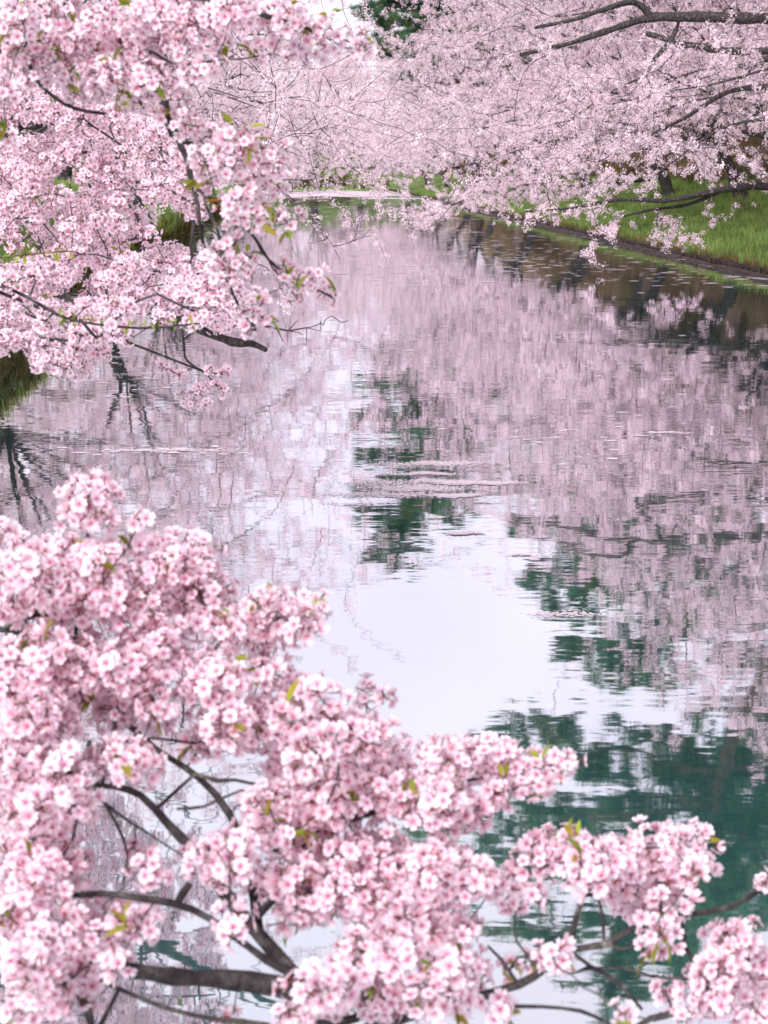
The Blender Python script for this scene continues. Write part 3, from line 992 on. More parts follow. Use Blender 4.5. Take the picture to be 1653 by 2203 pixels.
# ------------------------------------------------------------------ pines
def needle_mesh(seed, c0, c1, n=46):
    r = np.random.default_rng(seed)
    V, F, C = [], [], []
    for i in range(n):
        d = r.normal(size=3); d[2] = abs(d[2]) * 1.1 + .15; d /= np.linalg.norm(d)
        L = .30 * (.7 + .5 * r.random())
        s = np.cross(d, r.normal(size=3)); s = s / np.linalg.norm(s) * .011
        o = r.normal(0, .07, 3) * np.array([1, 1, .4]); b = len(V)
        V += [o - s, o + s, o + d * L]
        C += [c0, c0, c1]
        F.append((b, b + 1, b + 2))
    return source('needle_source', make_mesh('needle_tuft', np.array(V), F, M_needle, False, np.array(C)))


needle_src = [needle_mesh(61, np.array([.06, .125, .07]), np.array([.15, .27, .12])), needle_mesh(62, np.array([.05, .13, .09]), np.array([.11, .25, .16])), needle_mesh(63, np.array([.05, .08, .03]), np.array([.18, .23, .08]))]


def gen_pine(label, base, H, crown0, reach, lean_v, seed, n_limbs=20, density=1.0, tuft=1.4, asym=(0, 0)):
    global rng
    rng = np.random.default_rng(seed)
    base = np.array([base[0], base[1], float(ground_z(*base[:2])) - .2])
    root = empty('pine_tree', base, label, 'tree')
    S = Skeleton()
    ts = np.linspace(0, 1, 7)
    P = base + np.stack([lean_v[0] * ts ** 1.3, lean_v[1] * ts, (H - base[2]) * ts], 1) + rng.normal(0, .15, (7, 3)) * ts[:, None]
    S.limb('trunk', P, .38 * (1 - ts) ** .7 + .05, .5)
    A = []
    for i in range(n_limbs):
        f = crown0 + (1 - crown0) * (i + .5) / n_limbs
        c = np.array([np.interp(f, ts, P[:, k]) for k in range(3)])
        az = i * 2.4 + rng.normal(0, .4)
        L = reach * (1 - ((f - crown0) / (1 - crown0)) ** 2 * .75) * rng.uniform(.7, 1.1)
        dv = np.array([math.cos(az) + asym[0], math.sin(az) + asym[1], 0]); 
        t5 = np.linspace(0, 1, 5)
        Q = c + np.outer(t5 * L, dv) + np.stack([0 * t5, 0 * t5, L * (.16 * t5 - .10 * t5 ** 2)], 1) + rng.normal(0, .12, (5, 3)) * t5[:, None]
        S.limb('limb', Q, .11 * (1 - t5) + .025, .5)
        na = int(20 * density * L / 3)
        t = rng.uniform(.3, 1.08, na)
        q = np.stack([np.interp(t, t5, Q[:, k]) for k in range(3)], 1)
        A.append(q + rng.normal(0, 1, (na, 3)) * np.array([.7, .7, .16]) * (.5 + .25 * L * t[:, None] ** .5) + np.array([0, 0, .25]))
    A = np.concatenate(A)
    S.grow(A, .4, .08, .008, up=.05)
    S.finish(tip_r=.008)
    n = S.n
    for k, nm in enumerate(S.part_names):
        link(nm, S.tube_mesh(nm, S.part[:n] == k, 7, M_pine_bark, base), root)
    o = link('twigs', S.tube_mesh('twigs', S.part[:n] < 0, 3, M_pine_bark, base), root); o['kind'] = 'stuff'
    tw = np.nonzero(S.part[:n] < 0)[0]
    m = int(len(tw) * 2.2)
    k = rng.choice(tw, m)
    Pn = S.P[k] + rng.normal(0, .16, (m, 3)) * np.array([1, 1, .5])
    rot = np.stack([rng.normal(0, .35, m), rng.normal(0, .35, m), rng.random(m) * 6.28], 1)
    scatter('crown', 'needle', needle_src, Pn, rot, tuft * rng.uniform(.7, 1.2, m), rng.choice(3, m, p=[.4, .35, .25]), root, base)


gen_pine('tall dark pine rising behind the cherries towards the far end', (6.6, 118), 25.5, .26, 4.8, (-5.6, 0), 201, n_limbs=32, density=1.4, asym=(-.35, 0), tuft=1.8)
gen_pine('second pine with yellowish boughs, nearer than the tall dark one', (8.6, 106), 19.5, .40, 4.6, (-4.5, -1), 202, n_limbs=20, density=1.2, asym=(-.45, 0), tuft=1.6)
gen_pine('pine high on the brown embankment leaning out above the near cherry crowns', (13.5, 45), 19.4, .70, 5.4, (-6.0, -1.0), 203, n_limbs=22, density=1.05, asym=(-.4, 0), tuft=1.3)
gen_pine('pine on top of the brown embankment farther along, behind the cherry crowns', (18.5, 60), 21.0, .35, 5.5, (-4.0, -1), 204, n_limbs=22, density=1.1, asym=(-.3, 0), tuft=1.6)
gen_pine('pine on the slope behind the second row cherry beyond the lowest spreading one', (15.5, 74), 20.5, .30, 5.5, (-4.0, -1), 205, n_limbs=22, density=1.1, asym=(-.3, 0), tuft=1.7)
gen_pine('pine on the slope halfway to the yellowish pine', (14.0, 88), 21.0, .30, 5.5, (-3.5, -1), 206, n_limbs=22, density=1.1, asym=(-.3, 0), tuft=1.7)


# ------------------------------------------------------------------ near boughs: flowers one by one
def cluster_flowers(C, Rr, dens=1.0, frame=None):
    """flowers on the outside of ball-shaped clusters"""
    P, Nn = [], []
    for c, R in zip(C, Rr):
        n = max(4, int(dens * 4 * math.pi * R * R / (0.00088)))
        i = np.arange(n) + .5
        ph = np.arccos(1 - 2 * i / n); th = math.pi * (1 + 5 ** .5) * i + rng.random() * 6.28
        d = np.stack([np.cos(th) * np.sin(ph), np.sin(th) * np.sin(ph), np.cos(ph)], 1)
        q = np.linalg.qr(rng.normal(size=(3, 3)))[0]
        d = d @ q + rng.normal(0, .16, (n, 3)); d /= np.linalg.norm(d, axis=1, keepdims=True)
        u = rng.uniform(.55, 1.28, n)[:, None]
        P.append(c + d * R * u * np.array([1.08, 1.08, .95]))
        Nn.append(d + rng.normal(0, .35, (n, 3)) + np.array([0, -.12, .12]))
    return np.concatenate(P), np.concatenate(Nn)


def visible_score(P, size, extra_occ=None):
    px, py, dep = project(P)
    rad = FPX * size / dep
    cell = 7.0
    gw, gh = int(PW / cell) + 1, int(PH / cell) + 1
    occ = np.zeros((gh, gw), bool)
    sc = np.zeros(len(P))
    for i in np.argsort(dep):
        if dep[i] < .3 or px[i] < -20 or px[i] > PW + 20 or py[i] < -20 or py[i] > PH + 20: continue
        r_ = rad[i]
        x0, x1 = max(0, int((px[i] - r_) / cell)), min(gw, int((px[i] + r_) / cell) + 1)
        y0, y1 = max(0, int((py[i] - r_) / cell)), min(gh, int((py[i] + r_) / cell) + 1)
        if x1 <= x0 or y1 <= y0: continue
        s = occ[y0:y1, x0:x1]
        sc[i] = (~s).sum() / s.size * min(1, s.size / ((2 * r_ / cell + 1) ** 2 + .01)) * r_
        s[:] = True
    return sc


def put_flowers(root, base, P, Nn, scl, idx, limit=300):
    rot = normals_to_euler(Nn, rng.random(len(P)) * 6.28)
    sc = visible_score(P, .016)
    order = np.argsort(-sc)[:limit]
    order = order[sc[order] > 0]
    mask = np.zeros(len(P), bool); mask[order] = True
    protos = {}
    for i in order:
        k = int(idx[i])
        if k not in protos:
            o = protos[k] = bpy.data.objects.new('blossom', flower_meshes[k])
        else:
            o = protos[k].copy()
        coll.objects.link(o)
        o.parent = root
        o.location = P[i] - base
        o.rotation_euler = rot[i]
        o.scale = (scl[i],) * 3
    r = ~mask
    scatter('blossoms', 'flower', flower_src, P[r], rot[r], scl[r], idx[r], root, base)


def put_leaves(root, base, P, D, scl, idx, limit=300):
    """P leaf foot, D direction of the blade"""
    d = D / np.linalg.norm(D, axis=1, keepdims=True)
    protos = {}
    for i in range(min(limit, len(P))):
        k = int(idx[i])
        if k not in protos: o = protos[k] = bpy.data.objects.new('leaf', leaf_meshes[k])
        else: o = protos[k].copy()
        coll.objects.link(o)
        o.parent = root
        o.location = P[i] - base
        q = Vector(d[i]).to_track_quat('Y', 'Z')
        o.rotation_euler = q.to_euler()
        o.rotation_euler.rotate_axis('Y', rng.normal(0, .8))
        o.scale = (scl[i],) * 3


def ellipse_clusters(ells, depth_of, Rpx_lim=78, djit=.12, fill=1.15):
    C, Rr = [], []
    for e in ells:
        cx, cy, rx, ry = e[:4]
        dep = e[4] if len(e) > 4 else depth_of(cx, cy)
        rm = min(rx, ry)
        R0 = min(rm, 62)
        n = max(1, int(round(fill * .6))) if max(rx, ry) <= 66 else max(2, int(round(rx * ry / (R0 * R0) * fill)))
        for k in range(n):
            if max(rx, ry) <= 66: x, y = (cx, cy) if k == 0 else (cx + rng.normal(0, rx * .35), cy + rng.normal(0, ry * .35))
            else:
                a = rng.random() * 6.28; q = math.sqrt(rng.random())
                x, y = cx + max(rx - R0 * .8, 0) * q * math.cos(a), cy + max(ry - R0 * .8, 0) * q * math.sin(a)
            rr = R0 * rng.uniform(.78, 1.08)
            d = dep + rng.normal(0, djit)
            C.append(pix(x, y, d)); Rr.append(max((rr - 5) / FPX * d, .018))
    return np.array(C), np.array(Rr)


def near_tree(label, base, limbs, ells, depth_of, seed, base_limbs, leaf_spurs=80, step=.05, tip_r=.0016, flower_scale=1.0, djit=.12, extra=None, dens=1.0, fill=1.15, group=None, bare=()):
    global rng
    rng = np.random.default_rng(seed)
    base = np.array(base, float)
    root = empty('cherry_tree', base, label, 'tree', group)
    S = Skeleton()
    for nm, P, R in base_limbs:
        S.limb(nm, P, R, .12, .01)
    for pts, r0, r1 in limbs:
        P = [pix(*p) for p in pts]
        S.limb('branch', P, np.linspace(r0, r1, len(P)), step, .012)
    C, Rr = ellipse_clusters(ells, depth_of, djit=djit, fill=fill)
    if extra is not None:
        C = np.concatenate([C, extra[0]]); Rr = np.concatenate([Rr, extra[1]])
    A = C
    if len(bare): A = np.concatenate([C, np.array([pix(*b) for b in bare])])
    S.grow(A, step, .10, tip_r, up=-.03, back=.45)
    S.finish(tip_r=tip_r, power=2.3)
    S.build(root, base, 10, 5)
    P, Nn = cluster_flowers(C, Rr, dens)
    n = len(P)
    idx = rng.choice(5, n, p=[.32, .28, .22, .12, .06])
    put_flowers(root, base, P, Nn, flower_scale * rng.uniform(.72, 1.1, n), idx)
    # leaf spurs at cluster rims
    k = rng.integers(0, len(C), leaf_spurs)
    LP, LD = [], []
    for j in k:
        d = rng.normal(size=3) + np.array([0, -.5, .45]); d /= np.linalg.norm(d)
        p = C[j] + d * Rr[j] * .85
        for _ in range(rng.integers(2, 4)):
            LP.append(p + rng.normal(0, .004, 3)); LD.append(d + rng.normal(0, .55, 3))
    put_leaves(root, base, np.array(LP), np.array(LD), rng.uniform(.65, 1.3, len(LP)) * flower_scale, rng.choice(4, len(LP), p=[.32, .2, .28, .2]))
    return root, base, S


# --- bough across the bottom
def depth_low(x, y):
    return 3.35 - .62 * np.clip((y - 1050) / 1100, 0, 1) + .25 * np.clip(x / 1653, 0, 1)


ELL_LOW = [
    (195, 1078, 72, 70), (300, 1125, 22, 20), (5, 1140, 40, 60), (60, 1215, 80, 70), (190, 1215, 120, 60), (350, 1215, 120, 75), (430, 1280, 70, 60), (120, 1290, 140, 55), (280, 1290, 120, 60), (30, 1310, 60, 50), (130, 1400, 110, 60),
    (600, 1325, 85, 60), (520, 1355, 85, 42), (655, 1300, 45, 42), (430, 1330, 60, 40), (640, 1360, 55, 35),
    (60, 1440, 110, 75), (220, 1440, 130, 75), (340, 1400, 80, 65), (440, 1460, 85, 75), (120, 1540, 140, 65), (290, 1520, 110, 60), (560, 1450, 60, 50), (640, 1490, 60, 45), (790, 1490, 48, 36), (710, 1530, 55, 40),
    (600, 1560, 110, 60), (760, 1590, 110, 70), (865, 1610, 65, 58), (640, 1650, 120, 70), (480, 1560, 70, 55), (20, 1560, 60, 60), (430, 1610, 60, 35), (250, 1640, 90, 50),
    (960, 1645, 75, 58), (1070, 1635, 85, 55), (1150, 1668, 85, 42), (1220, 1640, 45, 34), (930, 1720, 120, 55), (800, 1700, 110, 60), (1010, 1745, 70, 48), (740, 1740, 90, 50), (1090, 1700, 60, 40),
    (80, 1660, 110, 70), (70, 1770, 110, 75), (150, 1720, 60, 60), (85, 1870, 110, 85), (30, 1960, 70, 60), (170, 1850, 40, 40),
    (475, 1850, 78, 80), (540, 1800, 50, 50), (640, 1790, 100, 65), (580, 1720, 70, 50), (330, 1880, 45, 40), (290, 1830, 30, 35),
    (200, 2000, 110, 65), (60, 2040, 100, 75), (300, 1990, 48, 48), (110, 2110, 120, 60), (40, 2170, 60, 50), (220, 2070, 70, 40),
    (780, 1840, 130, 70), (900, 1870, 110, 70), (700, 1930, 130, 70), (1000, 1890, 110, 60), (1090, 1890, 60, 45), (850, 1960, 140, 60), (1110, 1950, 55, 35), (960, 2000, 100, 48), (620, 1900, 70, 50),
    (800, 2050, 120, 55), (720, 2130, 110, 60), (1000, 2090, 110, 55), (890, 2150, 140, 55), (640, 2185, 90, 35), (1080, 2165, 65, 42), (500, 2010, 52, 45), (1100, 2080, 45, 35), (500, 2190, 60, 20),
    (1130, 1865, 66, 42), (1230, 1805, 60, 36), (1300, 1895, 70, 42), (1150, 1920, 50, 34), (1345, 1830, 40, 40), (1540, 2090, 60, 50), (1185, 1825, 70, 45), (1270, 1850, 75, 45), (1340, 1880, 55, 60), (1440, 1840, 82, 78), (1400, 1940, 75, 60), (1490, 1880, 40, 60), (1420, 2000, 55, 42), (1190, 2065, 42, 45), (1500, 1790, 30, 25),
    (1570, 2030, 75, 55), (1610, 2090, 60, 90), (1540, 2130, 70, 62), (1440, 2150, 62, 36), (1340, 2180, 52, 26), (1620, 2180, 50, 40), (1645, 1900, 12, 12), (1470, 2190, 60, 25)]


def dl(*pts, off=0.0):
    return [(x, y, float(depth_low(x, y)) + off) for x, y in pts]


LIMBS_LOW = [
    (dl((700, 2210), (655, 2140), (540, 2112), (420, 2104), (330, 2095), (270, 2084), (180, 2050), (60, 2010), off=.08), .021, .010),
    (dl((660, 2140), (620, 2080), (565, 2020), (510, 1955), (460, 1890), (415, 1830), (365, 1775), (305, 1712), (250, 1692), (190, 1685), (120, 1640), off=.06), .016, .0035),
    (dl((830, 2172), (720, 2110), (610, 2085), (540, 2040), (450, 1975), (380, 1945), (290, 1930), (215, 1922), (140, 1926), (60, 1900)), .0085, .0045),
    (dl((378, 1948), (392, 1925), (408, 1902)), .007, .006),
    (dl((560, 2010), (530, 1850), (495, 1752), (430, 1675), (335, 1610), (250, 1540), (150, 1480), off=.12), .0095, .004),
    (dl((420, 1665), (470, 1680), (505, 1678), (560, 1690)), .004, .003),
    (dl((620, 2215), (520, 2198), (420, 2185), (335, 2160), (215, 2110)), .006, .0035),
    (dl((205, 2230), (190, 2175), (160, 2118), (150, 2060)), .009, .006),
    (dl((150, 1480), (100, 1400), (10, 1352), off=.1), .005, .004),
    (dl((10, 1352), (70, 1325), (120, 1318), (175, 1314)), .0052, .003),
    (dl((200, 1690), (250, 1770), (275, 1840), (265, 1900)), .003, .0025),
    (dl((195, 1690), (240, 1740), (330, 1800), (400, 1845)), .0026, .002),
    (dl((240, 1595), (330, 1588), (420, 1600)), .003, .0025),
    (dl((560, 1720), (520, 1700), (440, 1735), (380, 1740)), .003, .0025),
    (dl((655, 2140), (760, 2080), (830, 2010), (900, 1985), (930, 1960)), .008, .004),
    (dl((640, 1880), (655, 1800), (672, 1740), (690, 1655), (740, 1600)), .006, .004),
    (dl((590, 1830), (680, 1780), (745, 1768), (830, 1738), (960, 1690), (1080, 1665), (1200, 1645)), .0055, .003),
    (dl((760, 2230), (880, 2190), (1010, 2150), (1115, 2118), (1170, 2085), (1222, 2042)), .010, .0060),
    (dl((1222, 2042), (1300, 2032), (1362, 1996), (1405, 1990)), .0060, .0045),
    (dl((1222, 2042), (1240, 1975), (1256, 1925), (1270, 1905)), .0048, .004),
    (dl((1304, 2020), (1292, 1950), (1275, 1900)), .003, .0025),
    (dl((1300, 2034), (1340, 2042), (1390, 2030)), .003, .0025),
    (dl((1225, 2050), (1270, 2078), (1330, 2115), (1382, 2172)), .0038, .003),
    (dl((1240, 2090), (1330, 2080), (1400, 2100), (1485, 2106)), .003, .0025),
    (dl((1115, 2112), (1080, 2065), (1050, 2035)), .003, .0025),
    (dl((1150, 2075), (1135, 2055), (1112, 2025)), .003, .0025),
    (dl((1405, 1990), (1460, 1970), (1560, 1955), (1620, 1925), (1660, 1905)), .0055, .004),
    (dl((1462, 1965), (1470, 2000), (1478, 2042), (1500, 2080)), .0045, .0035),
    (dl((1080, 2165), (1165, 2166), (1250, 2175), (1310, 2202)), .0042, .003),
    (dl((1340, 2230), (1400, 2190), (1440, 2180), (1480, 2170)), .006, .004),
    (dl((1262, 1922), (1300, 1925), (1345, 1915), (1352, 1900)), .004, .003),
    (dl((190, 1140), (186, 1110), (192, 1070)), .0035, .003),
    (dl((150, 1480), (170, 1300), (190, 1140), off=.05), .004, .003),
    (dl((250, 1540), (300, 1400), (420, 1340), (520, 1350), (620, 1330)), .0045, .003),
]
pA = pix(700, 2210, float(depth_low(700, 2210)) + .08)
TB = np.array([-5.6, 1.6, float(ground_z(-5.6, 1.6)) - .1])
near_tree('nearest cherry whose blossom boughs spread low across the foot of the picture', TB, LIMBS_LOW, ELL_LOW, depth_low, 301,
          [('trunk', [TB, TB + np.array([.35, .05, .5]), TB + np.array([1.0, .15, .72])], [.24, .18, .13]),
           ('limb', [TB + np.array([1.0, .15, .72]), np.array([-3.2, 2.0, .95]), np.array([-1.6, 2.25, .78]), np.array([-.5, 2.35, .80]), pA], [.12, .09, .06, .04, .023])],
          leaf_spurs=120, flower_scale=.90, fill=3.3, dens=1.0)


# --- bough hanging from the upper left
def depth_up(x, y):
    return 4.0 + .15 * np.sin(x * .01) + .2 * np.clip(x / 800, 0, 1)


ELL_UP = [
    (40, 40, 90, 60), (140, 40, 80, 55), (60, 120, 85, 60), (15, 200, 40, 60), (10, 300, 24, 50), (150, 110, 75, 50), (240, 50, 80, 55), (330, 40, 80, 50), (300, 110, 70, 50), (420, 40, 80, 50), (390, 100, 60, 45), (520, 30, 70, 40), (620, 45, 70, 45), (470, 90, 50, 40),
    (570, 80, 55, 42), (655, 95, 55, 45), (720, 90, 55, 38), (775, 70, 36, 32), (780, 105, 36, 30), (640, 25, 55, 30), (560, 120, 55, 25), (700, 50, 50, 30), (620, 125, 60, 25),
    (240, 160, 70, 45), (170, 190, 55, 35), (330, 165, 75, 45), (420, 155, 60, 40), (460, 140, 40, 35), (300, 215, 45, 35), (390, 215, 45, 38), (250, 235, 40, 24), (140, 165, 50, 30), (210, 200, 50, 35), (355, 250, 40, 30),
    (410, 270, 48, 40), (455, 290, 55, 42), (520, 305, 50, 40), (440, 345, 50, 45), (500, 365, 60, 45), (575, 340, 48, 48), (590, 390, 40, 40), (545, 410, 52, 40), (455, 390, 38, 32), (610, 360, 24, 30),
    (505, 440, 40, 40), (545, 465, 42, 36), (600, 465, 30, 28), (625, 480, 24, 24), (500, 480, 30, 26), (575, 490, 26, 22), (640, 450, 18, 20),
    (465, 550, 36, 36), (500, 570, 40, 36), (480, 600, 32, 28), (540, 590, 30, 32), (530, 560, 30, 24), (505, 520, 26, 26),
    (545, 665, 36, 40), (535, 705, 30, 28), (570, 690, 24, 30), (560, 635, 26, 22),
    (615, 575, 36, 32), (655, 600, 42, 36), (695, 625, 34, 30), (640, 640, 40, 26), (720, 640, 18, 18), (610, 605, 26, 24)]


def du(*pts, off=0.0):
    return [(x, y, float(depth_up(x, y)) + off) for x, y in pts]


LIMBS_UP = [
    (du((170, -160), (215, -20), (262, 85), (290, 122), (320, 160), (350, 210), (376, 280), (400, 340), (415, 400), (425, 440), (432, 500), (442, 542), off=.06), .012, .0045),
    (du((262, 85), (300, 130), (335, 185), (350, 225), (370, 290), (420, 310), (480, 318), (532, 338), off=.1), .010, .0035),
    (du((60, -60), (55, 40), (52, 85), (60, 130), (85, 180), (140, 225), (190, 240), (225, 245)), .006, .0038),
    (du((140, -120), (250, -20), (400, -10), (520, 20), (640, 55), (720, 85), (780, 95)), .010, .003),
    (du((415, 400), (470, 440), (540, 500), (565, 540), (592, 572), (650, 605), (715, 640)), .0052, .003),
    (du((442, 440), (470, 500), (485, 590), (520, 670), (545, 700)), .0048, .003),
    (du((290, 122), (310, 110), (330, 112), (380, 140), (460, 130)), .005, .003),
    (du((150, -20), (140, 10), (150, 25)), .007, .006)]
TU = np.array([-6.6, 4.6, float(ground_z(-6.6, 4.6)) - .1])
near_tree('near cherry with out of focus bough hanging down from the upper corner over the water', TU, LIMBS_UP, ELL_UP, depth_up, 302,
          [('trunk', [TU, TU + np.array([.4, 0, 1.1]), TU + np.array([1.1, -.1, 2.2])], [.26, .2, .16]),
           ('limb', [TU + np.array([1.1, -.1, 2.2]), np.array([-4.0, 4.4, 3.8]), np.array([-2.2, 4.2, 4.1]), np.array([-1.1, 4.05, 3.75]), pix(170, -160, float(depth_up(170, -160)) + .06)], [.11, .08, .045, .025, .014])],
          leaf_spurs=60, flower_scale=.90, djit=.10, fill=2.4, dens=1.0)


# --- cherry filling the left side behind them
def in_poly(P, poly):
    x, y = P[:, 0], P[:, 1]
    ins = np.zeros(len(P), bool)
    j = len(poly) - 1
    for i in range(len(poly)):
        xi, yi = poly[i]; xj, yj = poly[j]
        c = ((yi > y) != (yj > y)) & (x < (xj - xi) * (y - yi) / (yj - yi + 1e-9) + xi)
        ins ^= c
        j = i
    return ins


POLY_MID = [(-60, 120), (-60, 780), (60, 765), (120, 790), (185, 800), (235, 735), (290, 690), (400, 690), (480, 700), (535, 660), (500, 600), (450, 545), (400, 535), (330, 520), (320, 480), (330, 455), (430, 460), (455, 420), (400, 330), (300, 240), (150, 150)]
rngm = np.random.default_rng(77)
Q = np.stack([rngm.uniform(-60, 560, 4000), rngm.uniform(110, 810, 4000)], 1)
Q = Q[in_poly(Q, POLY_MID)]
# leave dark airy gaps as in the photo
gap = np.sin(Q[:, 0] * .021 + 1.3) * np.sin(Q[:, 1] * .026 + Q[:, 0] * .008) + .4 * np.sin(Q[:, 0] * .06) * np.sin(Q[:, 1] * .07)
Q = Q[(gap < .62)][:900]
dm = rngm.uniform(6.8, 10.8, len(Q)) - .9 * (Q[:, 1] > 560)
CM = np.array([pix(a, b, c) for (a, b), c in zip(Q, dm)])
RM = rngm.uniform(.030, .052, len(Q))
for x, y in ((352, 790), (385, 805), (398, 850), (412, 868), (440, 830), (462, 825), (482, 838), (450, 795), (445, 865), (485, 800), (425, 840)):
    CM = np.concatenate([CM, [pix(x, y, 7.2)]]); RM = np.append(RM, .026)
TM = np.array([-6.1, 8.6, float(ground_z(-6.1, 8.6)) - .1])
HM = TM + np.array([.9, .1, 2.0])
LIMBS_MID = [
    ([(-330, 560, 8.6), (-120, 600, 8.6), (80, 640, 8.6), (250, 652, 8.4), (350, 672, 8.2), (430, 706, 7.9), (500, 736, 7.7), (540, 738, 7.6), (572, 752, 7.5)], .05, .010),
    ([(-300, 330, 9), (-100, 380, 9), (0, 430, 8.8), (80, 482, 8.6)], .045, .02),
    ([(-300, 220, 9.6), (-80, 250, 9.5), (130, 275, 9.4), (240, 300, 9.2), (330, 340, 9), (420, 400, 8.8)], .045, .012),
    ([(-200, 330, 9.9), (60, 325, 9.8), (190, 332, 9.6), (250, 360, 9.4), (310, 440, 9.2)], .035, .012),
    ([(-100, 250, 9.0), (0, 270, 8.8), (60, 290, 8.6), (140, 250, 8.4)], .012, .006),
    ([(390, 690, 8.0), (396, 740, 7.6), (402, 775, 7.3), (440, 800, 7.2), (480, 805, 7.2)], .006, .004),
    ([(-100, 590, 5.6), (0, 615, 5.5), (60, 640, 5.5), (130, 680, 5.5), (190, 695, 5.5), (300, 706, 5.5), (430, 696, 5.5)], .007, .003),
    ([(-80, 560, 5.6), (20, 552, 5.6), (90, 545, 5.6), (160, 540, 5.6)], .004, .002),
    ([(440, 706, 7.8), (560, 700, 7.6), (620, 712, 7.6), (660, 705, 7.6)], .006, .003)]
BARE = [(690, 712, 7.6), (680, 700, 7.5), (640, 690, 7.6), (660, 735, 7.6), (690, 690, 7.6), (650, 720, 7.7), (610, 735, 7.6), (600, 690, 7.7), (750, 690, 7.2), (735, 694, 7.2), (715, 680, 7.2)]
ELL_MID = [(20, 600, 34, 30, 5.5), (50, 655, 36, 26, 5.5), (100, 690, 34, 26, 5.5), (150, 680, 30, 24, 5.5), (200, 720, 34, 26, 5.5), (185, 660, 24, 18, 5.5), (240, 700, 22, 18, 5.5), (415, 700, 14, 12, 5.5)]
mid_root, mid_base, SM = near_tree('sharp full cherry with layered blossom and green shoots beside the hanging bough', TM, LIMBS_MID, ELL_MID, lambda x, y: 5.5, 303,
          [('trunk', [TM, TM + np.array([.3, 0, 1.0]), HM], [.26, .21, .18]),
           ('limb', [HM, np.array([-4.4, 8.7, 3.1]), pix(-330, 560, 8.6)], [.11, .08, .05]),
           ('limb', [HM, np.array([-4.6, 9.0, 3.6]), pix(-300, 330, 9)], [.10, .07, .045]),
           ('limb', [HM, np.array([-4.7, 9.3, 3.9]), pix(-300, 220, 9.6)], [.10, .07, .045])],
          leaf_spurs=70, step=.09, tip_r=.0022, djit=.15, extra=(CM, RM), dens=.85, fill=1.0, bare=BARE)
# green leaves along the two leafy shoots
LP, LD = [], []
for a, b, n in (((215, 700), (430, 696), 12), ((0, 556), (160, 540), 12), ((120, 680), (210, 695), 5)):
    for i in range(n):
        t = (i + rng.random() * .5) / n
        p = pix(a[0] + (b[0] - a[0]) * t, a[1] + (b[1] - a[1]) * t, 5.5)
        for s in range(2): LP.append(p); LD.append(np.array([rng.normal(.3, .5), rng.normal(-.2, .4), rng.normal(.1, .8)]))
put_leaves(mid_root, mid_base, np.array(LP), np.array(LD), rng.uniform(.5, .95, len(LP)), rng.choice([0, 1, 2], len(LP), p=[.6, .25, .15]))


# ------------------------------------------------------------------ petals on the water
rng = np.random.default_rng(500)
M_float = leafy_mat('floating_petal', .1, base=(.66, .56, .61), use_col=False)


def flat_patches(name, X, Y, RX, RY, z=.004, sides=8):
    n = len(X)
    a = np.arange(sides) * 2 * math.pi / sides
    w = rng.uniform(.55, 1.15, (n, sides))
    vx = X[:, None] + np.cos(a) * w * RX[:, None]
    vy = Y[:, None] + np.sin(a) * w * RY[:, None]
    vz = np.broadcast_to((z + rng.uniform(0, .0035, n))[:, None], vx.shape)
    V = np.stack([vx, vy, vz], 2).reshape(-1, 3)
    F = (np.arange(n)[:, None] * sides + np.arange(sides)).tolist()
    o = link(name, make_mesh(name, V, F, M_float))
    o['kind'] = 'stuff'
    return o


X, Y, RX, RY = [], [], [], []


def add_patch(x, y, rx, ry):
    X.append(x); Y.append(y); RX.append(rx); RY.append(ry)


# far raft across the end of the moat
n = 5200
yy = rng.uniform(128, 174, n); ed = rng.random(n)
for y, u in zip(yy, ed):
    x = left_edge(y) + MOATW * u
    w = np.sin(x * .9 + y * .25) + np.sin(y * .5 - x * .3)
    if y < 140 and w < .3: continue
    if y > 168 and w < .2: continue
    add_patch(x, y, rng.uniform(.25, .8), rng.uniform(.2, .6))
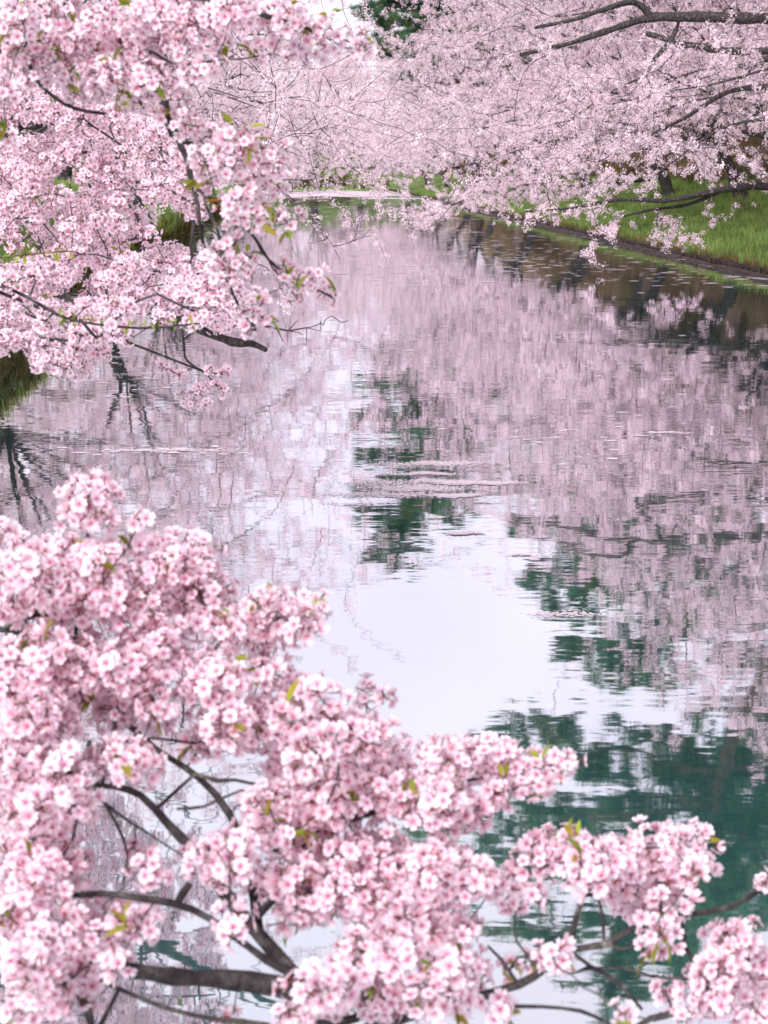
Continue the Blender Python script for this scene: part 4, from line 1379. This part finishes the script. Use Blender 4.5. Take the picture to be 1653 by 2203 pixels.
# thin drifts in mid distance
for y in np.exp(rng.uniform(math.log(34), math.log(128), 1500)):
    u = rng.beta(1.3, 1.1)
    x = left_edge(y) + MOATW * (.08 + .9 * u)
    if np.sin(x * .8 + 1) + np.sin(y * .33 + x * .2) < -.2 and rng.random() < .75: continue
    s = rng.uniform(.03, .14) * (y / 50) ** .7
    add_patch(x, y, s * rng.uniform(1, 2.2), s * rng.uniform(.4, 1.0))
for px, py, sx, sy, k in ((280, 735, 150, 20, 60), (300, 830, 160, 40, 45), (350, 970, 150, 8, 60), (250, 770, 120, 30, 30), (1250, 960, 260, 60, 30), (900, 700, 250, 90, 60), (1150, 560, 150, 40, 120), (1020, 520, 80, 30, 80), (420, 480, 40, 20, 50), (450, 505, 40, 10, 30), (1300, 760, 260, 120, 40)):
    for _ in range(k):
        p = pix_water(px + rng.normal(0, sx * .5), py + rng.normal(0, sy * .5))
        s = rng.uniform(.008, .045) * max(1, p[1] / 22)
        add_patch(p[0], p[1], s * rng.uniform(1, 2.2), s * rng.uniform(.5, 1.0))
n = 900
yy = rng.uniform(20, 110, n)
for y in yy: add_patch(float(right_edge(y)) - .135 + rng.normal(0, .02), y, rng.uniform(.015, .04), rng.uniform(.03, .14))
flat_patches('petal_drifts', np.array(X), np.array(Y), np.array(RX), np.array(RY))

# nearer raft: single petals lying close together in tongues
X, Y = [], []
for px, py, rx, ry, k, in ((950, 998, 70, 5, 900), (870, 1000, 90, 6, 300), (920, 1020, 50, 3, 600), (945, 1036, 60, 4, 600), (1010, 1040, 80, 4, 700), (830, 1040, 90, 8, 420), (900, 1052, 90, 6, 1000), (980, 1067, 50, 4, 800), (830, 1065, 120, 5, 600), (1060, 1040, 60, 3, 300),
                           (1000, 1148, 32, 3, 420), (1120, 1195, 22, 2, 90), (1150, 1205, 12, 2, 40), (1440, 932, 34, 2, 220), (1380, 937, 16, 1.5, 80), (1190, 942, 24, 2, 60), (1215, 1322, 70, 6, 160), (760, 1085, 60, 3, 130), (350, 970, 130, 3, 500)):
    for _ in range(int(k * 1.15)):
        a = rng.random() * 6.283; q = rng.random() ** .75 * (1 + .35 * max(0, rng.normal()))
        p = pix_water(px + rx * q * math.cos(a), py + ry * q * math.sin(a) + 1.2 * math.sin((px + rx * q * math.cos(a)) * .06))
        X.append(p[0]); Y.append(p[1])
for _ in range(450):
    p = pix_water(rng.uniform(0, 1653), rng.uniform(600, 1120))
    X.append(p[0]); Y.append(p[1])
X, Y = np.array(X), np.array(Y)
s = rng.uniform(.008, .014, len(X))
flat_patches('floating_petals', X, Y, s, s * .8, sides=5)
